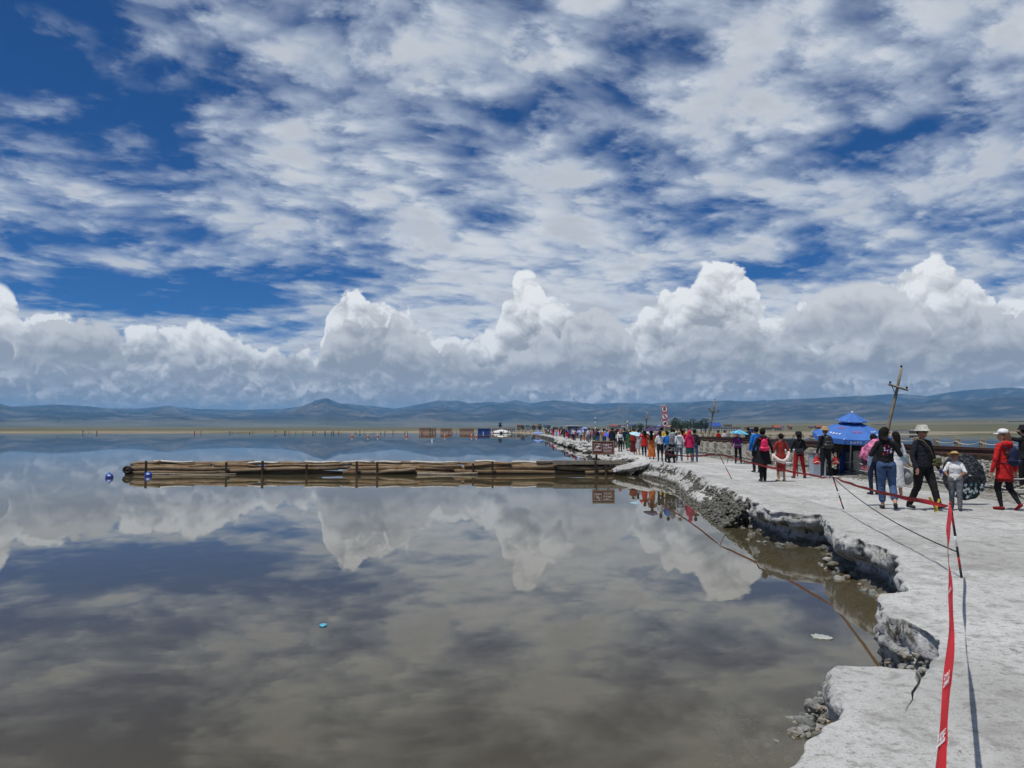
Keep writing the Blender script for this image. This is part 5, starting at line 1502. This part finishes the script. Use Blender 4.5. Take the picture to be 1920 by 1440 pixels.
hand_umbrella(atd(1222, 806, 43.2) - Vector((0, 0, .48)), .52, plain('dark_purple_fabric', (.045, .025, .10), .6, var=.2), 'open dark purple umbrella above the orange dress', handle=.45)
hand_umbrella(atd(1191, 814, 47) - Vector((0, 0, .30)), .42, plain('pale_blue_fabric', (.40, .62, .72), .6, var=.15), 'open pale blue umbrella behind the maroon shawl', (.25, .1), handle=.3)
hand_umbrella(atd(1258, 812, 52) - Vector((0, 0, .30)), .36, plain('green_fabric', (.02, .16, .06), .6), 'open green umbrella beside the traffic sign post', handle=.3)
hand_umbrella(atd(1291, 812, 55) - Vector((0, 0, .30)), .30, plain('yellow_fabric', (.62, .52, .06), .6), 'open yellow umbrella behind the magenta rain jacket', handle=.3)
hand_umbrella(atd(1139, 815, 72) - Vector((0, 0, .32)), .48, plain('royal_blue_fabric', (.04, .09, .50), .6), 'open royal blue umbrella behind the warning sign', (.5, .2), handle=.3)
# beyond the track
for px, d, tc, lab in ((1346, 62, 'red', 'person in red top on the far side of the railway track'), (1358, 63, 'white', 'person in white top on the far side of the railway track'), (1402, 50, 'charcoal', 'person in charcoal top on the far side of the railway track')):
    person(px, 0, .4, 1.62, lab, dict(top=tc, bottom='black'), .018, loc=((px - 960) * d / FPX, d, -.08 if d > 55 else .12))

# --- the crowd along the causeway: a few figures, each copied with its own clothes
def crowd():
    slots = ('top', 'bottom', 'skin', 'hair', 'shoe')
    specs = [dict(hair_style='short'), dict(hair_style='midlong', coat=.62, coat_r=.22), dict(hair_style='long', skirt=.25, skirt_r=.22), dict(hair_style='bob', pose=UP), dict(hair_style='short', pose=dict(kl=(-.10, .10, .47), al=(-.1, .12, .09), kr=(.10, .02, .46), ar=(.1, -.22, .12))), dict(hair_style='midlong', skirt=.55, skirt_r=.2, sleeve='short')]
    kinds = ['standing', 'in long coat', 'in long dress', 'with raised arms', 'walking', 'in short skirt']
    meshes = [figure(s, .026).build('person', .026, mats_for(s)) for s in specs]
    rng = random.Random(21)
    pal = ['red', 'red', 'red', 'dkred', 'brick', 'white', 'white', 'white', 'black', 'black', 'charcoal', 'navy', 'blue', 'orange', 'magenta', 'purple', 'green', 'ltgrey', 'pink', 'yellow', 'ltblue', 'teal']
    words = dict(red='red', dkred='dark red', brick='brick red', white='white', black='black', charcoal='charcoal', navy='navy', blue='bright blue', orange='orange', magenta='magenta', purple='purple', green='green', ltgrey='pale grey', pink='pink', yellow='yellow', ltblue='pale blue', teal='teal', jeans='denim', grey='grey')
    used = []
    def put(x, y, z, where):
        k = rng.randrange(len(specs)); me, keys = meshes[k]
        t = rng.choice(pal); b = t if specs[k].get('skirt') == .25 else rng.choice(['black', 'charcoal', 'jeans', 'navy', 'white', 'grey', 'dkred'])
        o = bpy.data.objects.new('person', me); COL.objects.link(o)
        cm = dict(top=CM(t), bottom=CM(b), skin=SKIN, hair=HAIR, shoe=CM(rng.choice(['black', 'white', 'tan'])))
        for i, key in enumerate(keys):
            o.material_slots[i].link = 'OBJECT'; o.material_slots[i].material = cm[key]
        s = rng.uniform(1.48, 1.74) / 1.66
        o.location = (x, y, z); o.scale = (s, s, s); o.rotation_euler = (0, 0, rng.choice([0, 0, 3.1, 1.5, -1.5]) + rng.uniform(-.6, .6))
        lab = ('person %s, all %s, %s' % (kinds[k], words[t], where)) if t == b else ('person %s, %s top, %s below, %s' % (kinds[k], words[t], words[b], where))
        tag(o, lab, 'person', lab)
        return o
    n = 0; tries = 0; spots = []
    while n < 118 and tries < 4000:
        tries += 1
        d = 50 + 175 * rng.random() ** 1.5
        sel = np.abs(EDGE[:, 1] - d) < 3
        x0 = EDGE[sel, 0].max() + .7 if sel.any() else 8.6
        x = rng.uniform(x0, 11.6)
        px = 960 + x / d * FPX
        if d < 66 and px > 1136 and rng.random() < .5: continue
        if any((x - a) ** 2 + (d - b) ** 2 < .4 for a, b in spots): continue
        spots.append((x, d)); put(x, d, 0.0, 'in the causeway crowd'); n += 1
    # waders along the far shore
    for px in [157, 160, 168, 172, 183, 366, 379, 432, 436, 446, 470, 474, 519, 533, 537, 541, 556, 570, 588, 592, 612, 622, 628, 636, 668, 676, 684, 700, 716, 724, 738, 760, 764, 790, 806, 812, 818, 842, 850, 856, 870, 884, 905, 918, 926, 944, 952, 960, 972, 985, 996]:
        d = rng.uniform(365, 392); x = (px + rng.uniform(-2, 2) - 960) * d / FPX
        put(x, d, max(WATER_Z - .28, land_z(x, d)), 'wading near the far shore')
crowd()
# ------------------------------------------------------------------ stones along the broken edge
def build_stones():
    rng = random.Random(17); nr = np.random.default_rng(3)
    def proto(sub, seed, flat):
        v, f = icosphere(sub); n = nr.normal(0, 1, v.shape)
        d = 1 + .22 * fbm(v[:, 0] * 1.5 + seed, v[:, 1] * 1.5, v[:, 2] * 1.5, 2, seed) + .06 * n[:, 0]
        # chop a few planes so that it reads as broken rock
        w = v * d[:, None]
        for k in range(5):
            q = nr.normal(0, 1, 3); q /= np.linalg.norm(q); h = w @ q; c = .62 + .2 * nr.random()
            w = w - np.outer(np.maximum(h - c, 0), q)
        w[:, 2] *= flat
        me = bpy.data.meshes.new('stone'); me.from_pydata([tuple(p) for p in w], [], [tuple(int(i) for i in q) for q in f]); me.materials.append(STONE); me.update()
        return me
    small = [proto(0, k, .75) for k in range(6)]; big = [proto(1, 20 + k, .7) for k in range(5)]
    for me in big: me.polygons.foreach_set('use_smooth', np.zeros(len(me.polygons), dtype=bool))
    cnt = [0]
    def stone(x, y, z, s, protos):
        o = bpy.data.objects.new('stone', rng.choice(protos)); COL.objects.link(o); o.parent = CAUSEWAY
        o.location = (x, y, z); o.scale = (s * rng.uniform(.7, 1.3), s * rng.uniform(.7, 1.3), s * rng.uniform(.7, 1.1)); o.rotation_euler = (rng.uniform(-.5, .5), rng.uniform(-.5, .5), rng.uniform(0, 6.28)); cnt[0] += 1
        return o
    def patch(px0, px1, py0, py1, z0, z1, n, s0, s1, protos, keep=None):
        for k in range(n):
            px, py = rng.uniform(px0, px1), rng.uniform(py0, py1)
            if keep and not keep(px, py): continue
            z = rng.uniform(z0, z1); p = onz(px, py, z)
            stone(p.x, p.y, z, s0 + (s1 - s0) * rng.random() ** 2.2, protos)
    # heap beside the broken slab
    sel = np.where((EDGE[:, 1] > 4.1) & (EDGE[:, 1] < 5.15) & (EDGE[:, 0] < 2.3))[0]
    for k in range(170):
        u = rng.random(); c0 = onz(1566, 1285, -.62); c1 = onz(1512, 1385, -.66); c = c0.lerp(c1, u); r = rng.gauss(0, .11)
        hgt = .17 * math.exp(-(r / .13) ** 2) * (1 - .7 * u)
        stone(c.x + r * .9 - .06 * u, c.y + r * .35 + rng.uniform(-.06, .06), -.69 + hgt * rng.uniform(.2, 1.0), .022 + .045 * rng.random() ** 2, small)
    patch(1465, 1530, 1330, 1440, -.78, -.68, 40, .02, .05, small)
    st = onz(1522, 1320, -.58); stone(st.x, st.y, -.60, .085, big)
    for px, py, s in ((1552, 1338, .045), (1512, 1362, .04)):
        p = onz(px, py, -.62); stone(p.x, p.y, -.64, s, big)
    # rubble in the notch behind the slab
    patch(1612, 1765, 1185, 1262, -.64, -.40, 260, .025, .065, small, lambda a, b: b > 1258 - (a - 1615) * .45)
    patch(1690, 1768, 1185, 1262, -.44, -.20, 110, .025, .06, small)
    p = onz(1683, 1222, -.42); stone(p.x, p.y, -.42, .06, big)
    # stones on the lake bed in the shallows
    patch(1330, 1510, 1330, 1440, -.93, -.84, 70, .03, .085, small)
    # footing below the undercut
    sel = np.where((EDGE[:, 1] > 8.5) & (EDGE[:, 1] < 21))[0]
    for k in range(80):
        i = int(rng.choice(sel)); o = rng.uniform(-.2, .22)
        stone(EDGE[i, 0] + EDGE_N[i, 0] * o, EDGE[i, 1] + EDGE_N[i, 1] * o, -.64 - .22 * max(o, 0) + .10 * max(-o, 0), rng.uniform(.04, .12), small)
    # gravel bank where the edge has slumped
    vs = []; fs = []; ico = icosphere(0); sel = np.where((EDGE[:, 1] > 18.5) & (EDGE[:, 1] < 44))[0]; q = 0
    for k in range(4200):
        i = int(nr.choice(sel)); u = nr.random(); o = u * .80 - .02
        z = -.06 - .70 * u ** .9 + nr.normal(0, .02); s = nr.uniform(.03, .085) * (1.5 if nr.random() < .06 else 1)
        v = ico[0] * np.array([s, s * nr.uniform(.7, 1.2), s * .75]) * nr.uniform(.75, 1.25, (len(ico[0]), 1))
        a = nr.random() * 6.28; ca, sa = math.cos(a), math.sin(a)
        v = np.stack([v[:, 0] * ca - v[:, 1] * sa + EDGE[i, 0] + EDGE_N[i, 0] * o, v[:, 0] * sa + v[:, 1] * ca + EDGE[i, 1] + EDGE_N[i, 1] * o, v[:, 2] + z], -1)
        fs.append(ico[1] + q * len(ico[0])); vs.append(v); q += 1
    tag(mesh_obj('gravel_bank', np.concatenate(vs), np.concatenate(fs), WETGRAVEL, CAUSEWAY, smooth=False), kind='stuff')
    # salt-crusted lumps and tilted slabs along the edge
    def lump(x, y, z, sx, sy, sz, seed, rot=(0, 0, 0)):
        v, f = icosphere(3)
        d = 1 + .45 * fbm(v[:, 0] * 1.3 + seed, v[:, 1] * 1.3, v[:, 2] * 1.3, 5, seed, .58) + .12 * np.abs(fbm(v[:, 0] * 5 + seed, v[:, 1] * 5, v[:, 2] * 5, 2, seed + 9))
        o = mesh_obj('salt_rock', v * d[:, None], f, SALT, CAUSEWAY, smooth=True); o.location = (x, y, z); o.scale = (sx, sy, sz); o.rotation_euler = rot
    sel = np.where((EDGE[:, 1] > 43) & (EDGE[:, 1] < 150))[0]
    ys = EDGE[sel, 1]
    for k in range(95):
        yv = 43 + 95 * rng.random() ** 1.6; i = int(sel[np.argmin(np.abs(ys - yv))]); o = rng.uniform(-.5, .9)
        s = rng.uniform(.18, .55); lump(EDGE[i, 0] + EDGE_N[i, 0] * o, EDGE[i, 1] + EDGE_N[i, 1] * o, -.10 - .45 * max(0, o) + rng.uniform(-.08, .04), s * 1.2, s, s * rng.uniform(.35, .6), k, (rng.uniform(-.4, .4), rng.uniform(-.5, .5), rng.uniform(0, 6)))
    sel = np.where((EDGE[:, 1] > 9) & (EDGE[:, 1] < 42))[0]
    for k in range(8):
        i = int(rng.choice(sel)); o = rng.uniform(.0, .15); s = rng.uniform(.05, .1)
        lump(EDGE[i, 0] + EDGE_N[i, 0] * o, EDGE[i, 1] + EDGE_N[i, 1] * o, -.5 + rng.uniform(-.1, .05), s * 1.3, s, s * .7, 200 + k, (rng.uniform(-.4, .4), rng.uniform(-.4, .4), rng.uniform(0, 6)))
    p = onz(1190, 874, -.2); lump(p.x, p.y, -.22, 1.05, .5, .24, 301, (.0, -.22, .1)); p = onz(1170, 872, -.3); lump(p.x, p.y - .2, -.38, .6, .35, .18, 302, (0, -.1, 0))
    for k in range(14):
        p = onz(rng.uniform(1130, 1205), rng.uniform(853, 863)); lump(p.x, p.y, .02, rng.uniform(.2, .5), rng.uniform(.15, .3), rng.uniform(.08, .17), 320 + k, (rng.uniform(-.3, .3), rng.uniform(-.3, .3), rng.uniform(0, 6)))
build_stones()

# ------------------------------------------------------------------ far shore: town, stalls, trees, masts
BM = dict(white=plain('white_render', (.62, .61, .58), .8, var=.08, scale=.5), cream=plain('cream_render', (.42, .36, .27), .8, var=.1, scale=.5), brick=plain('red_brick_wall', (.36, .24, .18), .85, var=.2, scale=.6), grey=plain('grey_render', (.27, .28, .29), .8, var=.1, scale=.5), tan=plain('tan_render', (.36, .27, .18), .85, var=.1, scale=.5),
          blue=plain('blue_sheet_roof', (.018, .07, .30), .5, var=.1, scale=.5), red=plain('red_tile_roof', (.25, .075, .045), .8, var=.15, scale=.5), dark=plain('dark_glass', (.035, .045, .06), .3), slate=plain('grey_sheet_roof', (.20, .22, .24), .6, var=.1, scale=.5), green=plain('green_sheet', (.03, .11, .08), .7))
def building(px0, px1, ytop, d, wall, roof, label, floors=1, bays=0, gable=0.0, depth=None, group=None, cat='building'):
    x0, x1 = (px0 - 960) * d / FPX, (px1 - 960) * d / FPX
    xc = (x0 + x1) / 2; w = x1 - x0; z0 = min(land_z(xc, d), land_z(x0, d), land_z(x1, d)) - .3
    h = max(1.7, atd(960, ytop, d).z - z0); dp = depth or max(5.0, w * .5)
    e = empty('building', (xc, d + dp / 2, z0)); tag(e, label, cat, group)
    MB().box((0, 0, h / 2), (w, dp, h)).build('wall', BM[wall], e)
    if gable:
        r = MB(); o = .3
        r.add([(-w / 2 - o, -dp / 2 - o, h), (w / 2 + o, -dp / 2 - o, h), (w / 2 + o, dp / 2 + o, h), (-w / 2 - o, dp / 2 + o, h), (-w / 2 - o, 0, h + gable), (w / 2 + o, 0, h + gable)], [(0, 1, 5, 4), (2, 3, 4, 5), (0, 4, 3), (1, 2, 5), (0, 3, 2, 1)])
        r.build('roof', BM[roof], e)
    else:
        MB().box((0, 0, h + .15), (w + .5, dp + .5, .35)).build('roof', BM[roof], e)
    if bays:
        fh = h / floors
        wm = MB().box((0, 0, 0), (w / bays * .5, .16, fh * .5)).build('window', BM['dark'], e)
        first = True
        for f in range(floors):
            for b in range(bays):
                c = wm if first else wm.copy()
                if not first: COL.objects.link(c); c.parent = e
                first = False
                c.location = (-w / 2 + (b + .5) * w / bays, -dp / 2 - .02, fh * (f + .52))
    return e
def build_town():
    rng = random.Random(9)
    building(1312, 1388, 801.5, 520, 'white', 'slate', 'long white two-storey arcaded building behind the leaning pole', 2, 16)
    building(1305, 1352, 799.5, 600, 'cream', 'blue', 'low cream hall with a bright blue roof behind the leaning pole', 1, 8, 3.0)
    building(1357, 1372, 796.5, 760, 'cream', 'tan', 'tall cream block standing above the arcaded building', 3, 5)
    building(1408, 1418, 803.5, 330, 'blue', 'white', 'small sky-blue cabin behind the bright blue jacket', 1, 3, cat='cabin')
    building(1682, 1703, 809, 330, 'white', 'slate', 'white flat-roofed shed across the bay', 1, 0); building(1704, 1726, 810, 332, 'grey', 'white', 'open grey shed with dark bays across the bay', 1, 6)
    building(1858, 1884, 795.5, 1900, 'white', 'white', 'distant long white farm shed on the green plain', 1, 0, depth=12)
    building(1893, 1919, 797.0, 1900, 'slate', 'blue', 'distant long blue-roofed farm shed on the green plain', 1, 0, depth=12)
    building(1640, 1668, 798.5, 1500, 'grey', 'slate', 'distant grey works building on the plain behind the jeans wearer', 1, 6)
    building(914, 966, 802, 470, 'white', 'cream', 'long white platform building under the dark tower', 1, 14, depth=14)
    t = empty('tower', (( 938 - 960) * 480 / FPX, 477, 0)); zt = atd(960, 802, 480).z; t.location.z = zt; tag(t, 'dark pagoda-like tower standing on the long white platform', 'tower')
    for k, (a, b, c, dd) in enumerate(((.9, 1.4, 0, 1.2), (1.6, .3, 1.2, 1.5), (.7, 1.2, 1.5, 2.4), (1.2, .25, 2.4, 2.7), (.3, .5, 2.7, 3.2))): MB().box((0, 0, (c + dd) / 2), (a * 2, a * 2, dd - c)).build('tier', BM['dark'], t)
    for a, b, y, lab in ((786, 806, 803, 'roofless red brick building on the shore'), (808, 816, 803.5, 'narrow red brick shell on the shore'), (826, 846, 804, 'low red brick terrace on the shore'), (862, 888, 804, 'red brick row beside the blue stall')):
        building(a, b, y, 440, 'brick', 'tan', lab, 1, 0, depth=5)
    building(896, 918, 804.5, 400, 'blue', 'blue', 'bright blue sheet-walled stall on the shore', 1, 0, cat='stall')
    w = empty('dome_tent', ((940 - 960) * 398 / FPX, 398, land_z(-5, 398))); tag(w, 'low white dome tent on the shore', 'tent')
    MB().lathe([(5.0, 0), (4.8, .5), (3.8, 1.1), (2.0, 1.6), (.3, 1.9), (.001, 2.1)], 24).build('canopy', BM['white'], w, True); MB().box((0, -4.85, .5), (1.3, .3, 1.0)).build('doorway', BM['dark'], w)
    # the small houses of the town
    kinds = [('white', 'slate', 'white'), ('cream', 'red', 'cream'), ('grey', 'slate', 'grey'), ('tan', 'tan', 'tan'), ('brick', 'red', 'brick'), ('white', 'blue', 'white and blue')]
    for k in range(62):
        px = rng.choice([rng.uniform(970, 1310), rng.uniform(1150, 1320), rng.uniform(1390, 1540)])
        d = rng.uniform(520, 1100); kk = rng.choice(kinds); wd = rng.uniform(5, 16); yt = rng.uniform(797, 801.5) if px < 1320 else rng.uniform(799.5, 802)
        g = 0 if rng.random() < .6 else rng.uniform(1, 2.2)
        lab = 'small %s %s house in the distant town' % (kk[2], 'gabled' if g else 'flat-roofed')
        building(px - wd / 2, px + wd / 2, yt, d, kk[0], kk[1], lab, rng.choice([1, 2]), rng.randint(2, 5), g, group=lab)
    # masts, tourist bus, parasols
    for px, y, d, lab in ((1116, 785, 190, 'tall white banded mast above the crowd'), (1176.5, 792, 150, 'slim white mast behind the crowd'), (1236, 799, 170, 'short white mast beside the traffic sign post')):
        x = (px - 960) * d / FPX; z = atd(960, y, d).z; m = empty('mast', (x, d, 0)); tag(m, lab, 'mast')
        for k in range(6): MB().tube([(0, 0, z * k / 6 - (.5 if k == 0 else 0)), (0, 0, z * (k + 1) / 6)], .13 - .012 * k, 8).build('section', WHITE if k % 2 == 0 or px < 1110 else BM['grey'], m, True)
        MB().lathe([(.001, z), (.2, z), (.2, z + .25), (.001, z + .3)], 8).build('lamp_head', WHITE, m)
    d = 215; b = empty('tourist_bus', ((1073 - 960) * d / FPX, d, 0)); tag(b, 'bright blue open-sided tourist bus above the crowd', 'bus')
    CY = plain('cyan_paint', (.02, .28, .62), .4, var=.08)
    MB().box((0, 0, 1.0), (3.1, 6, 1.2)).build('body', CY, b); MB().box((0, 0, 1.95), (2.9, 5.8, .8)).build('window', BM['dark'], b); MB().box((0, 0, 2.5), (3.2, 6.2, .3)).build('roof', BM['white'], b); MB().box((.6, -3.02, 1.3), (.9, .05, 1.6)).build('door', BM['blue'], b)
    for sx in (-1.3, 1.3):
        for sy in (-2, 2): MB().lathe([(.001, -.15), (.4, -.15), (.42, 0), (.4, .15), (.001, .15)], 14, M=Matrix.Translation((sx, sy, .42)) @ Matrix.Rotation(PI / 2, 4, 'Y')).build('wheel', BLACK, b)
    LB = plain('pale_blue_canvas', (.20, .30, .62), .7, var=.12)
    for px, y, d, r, lab in ((1096, 802, 120, 1.5, 'pale blue two-tier vendor parasol rising above the crowd'), (1047, 809, 175, 1.2, 'pale blue vendor parasol deep in the crowd'), (1009, 808, 235, 1.6, 'pale blue vendor parasol where the causeway meets the shore')):
        x = (px - 960) * d / FPX; z = atd(960, y, d).z; e = empty('parasol', (x, d, 0)); tag(e, lab, 'parasol')
        canopy(e, r, z - r * .42, z - .12, LB, 8, .15); canopy(e, r * .38, z - .12, z + .12, LB, 8, .03, name='top_tier'); MB().tube([(0, 0, 0), (0, 0, z)], .03, 8).build('pole', WHITE, e)
    # low jetty and marker floats off the shore
    d = 244; j = empty('jetty', ((970 - 960) * d / FPX, d, WATER_Z)); tag(j, 'long low plank jetty off the far shore', 'jetty')
    for k in range(9): MB().box((-11 + 2.3 * k, 0, .28), (2.2, 1.6, .12)).build('deck_board', WOOD, j); MB().box((-11 + 2.3 * k, -.6, -.1), (.2, .2, .9)).build('post', DKWOOD, j)
    OR = plain('orange_plastic', (.62, .16, .05), .5)
    for px in (708, 762, 834, 884, 893, 660, 690):
        p = onz(px, 819, WATER_Z); f = empty('marker_float', (p.x, p.y, WATER_Z)); tag(f, 'small orange and white marker float off the far shore', 'float', 'orange marker floats off the far shore')
        MB().lathe([(.001, -.1), (.3, -.05), (.36, .15), (.25, .4), (.001, .45)], 12).build('float_body', OR, f, True); MB().lathe([(.001, .4), (.12, .4), (.1, .8), (.001, .85)], 10).build('top_mark', WHITE, f, True)
    p = onz(810, 827, WATER_Z); f = empty('marker_float', (p.x, p.y, WATER_Z)); tag(f, 'single round white marker float on the open lake', 'float')
    MB().lathe([(.001, -.1), (.16, -.05), (.2, .1), (.14, .24), (.001, .28)], 12).build('float_body', WHITE, f, True)
    MB().lathe([(.001, .26), (.03, .26), (.03, .34), (.001, .34)], 8).build('eye', STEEL, f, True)
build_town()

def build_trees():
    LEAF = plain('dark_foliage', (.028, .055, .022), .8, var=.5, scale=2.0)
    nr = np.random.default_rng(6); protos = []
    for k in range(3):
        n = 420; c = nr.normal(0, 1, (n, 3)); c /= np.linalg.norm(c, axis=1)[:, None]; c *= (nr.random(n) ** .45)[:, None] * np.array([1.5, 1.5, 1.6]); c[:, 2] += 2.9
        c += .5 * np.stack([fbm(c[:, 0], c[:, 1], c[:, 2] + q, 2, 80 + q + k) for q in range(3)], -1)
        vs = []; fs = []
        for i in range(n):
            a, b = nr.normal(0, 1, 3), nr.normal(0, 1, 3); a /= np.linalg.norm(a); b -= a * (a @ b); b /= np.linalg.norm(b); s = nr.uniform(.12, .26)
            vs += [c[i] + a * s, c[i] + b * s * .6, c[i] - a * s, c[i] - b * s * .6]; fs.append((4 * i, 4 * i + 1, 4 * i + 2, 4 * i + 3))
        e = empty('tree', (0, 0, -100)); mesh_obj('crown', vs, fs, LEAF, e, smooth=False)
        m = MB().tube([(0, 0, -.4), (.05, 0, 1.2), (0, .05, 2.6)], [.16, .12, .07], 7).tube([(.03, 0, 1.5), (.6, .2, 2.8)], [.07, .03], 5).tube([(.03, 0, 1.7), (-.5, -.3, 3.0)], [.06, .03], 5); m.build('trunk', DKWOOD, e, True)
        protos.append(e)
    rng = random.Random(2); used = set()
    for k, px in enumerate([1262, 1268, 1275, 1283, 1290, 1299, 1306, 1314, 1322, 1052, 1040, 1028, 980, 1000, 1012, 1200, 1190]):
        d = rng.uniform(300, 380) if px > 1100 else rng.uniform(420, 470); x = (px - 960) * d / FPX; q = k % 3
        o = protos[q] if q not in used else copy_tree(protos[q]); used.add(q)
        s = rng.uniform(.7, 1.15) * (1.25 if 1255 < px < 1330 else .9); o.location = (x, d, land_z(x, d)); o.scale = (s, s, s); o.rotation_euler = (0, 0, rng.uniform(0, 6))
        lab = 'small dark green tree beside the traffic sign post, before the distant town' if px > 1240 else ('small dark green tree behind the causeway crowd, before the distant town' if px > 1100 else 'small dark green tree on the shore beside the causeway end'); tag(o, lab, 'tree', lab)
build_trees()
# ------------------------------------------------------------------ haze
def build_haze():
    m = bpy.data.materials.new('haze_air'); m.use_nodes = True
    nt = m.node_tree; nt.nodes.clear()
    out = nt.nodes.new('ShaderNodeOutputMaterial')
    v = nt.nodes.new('ShaderNodeVolumePrincipled')
    v.inputs['Color'].default_value = (0.25, 0.58, 1.0, 1)
    v.inputs['Density'].default_value = HAZE
    v.inputs['Anisotropy'].default_value = 0.0
    nt.links.new(v.outputs[0], out.inputs['Volume'])
    top = LAND_TOP + 40; bot = -4.0; R2 = 23800
    b = MB().box((0, 0, (top + bot) / 2), (2 * R2, 2 * R2, top - bot))
    tag(b.build('haze', m), kind='stuff')
HAZE = 6.5e-5
build_haze()
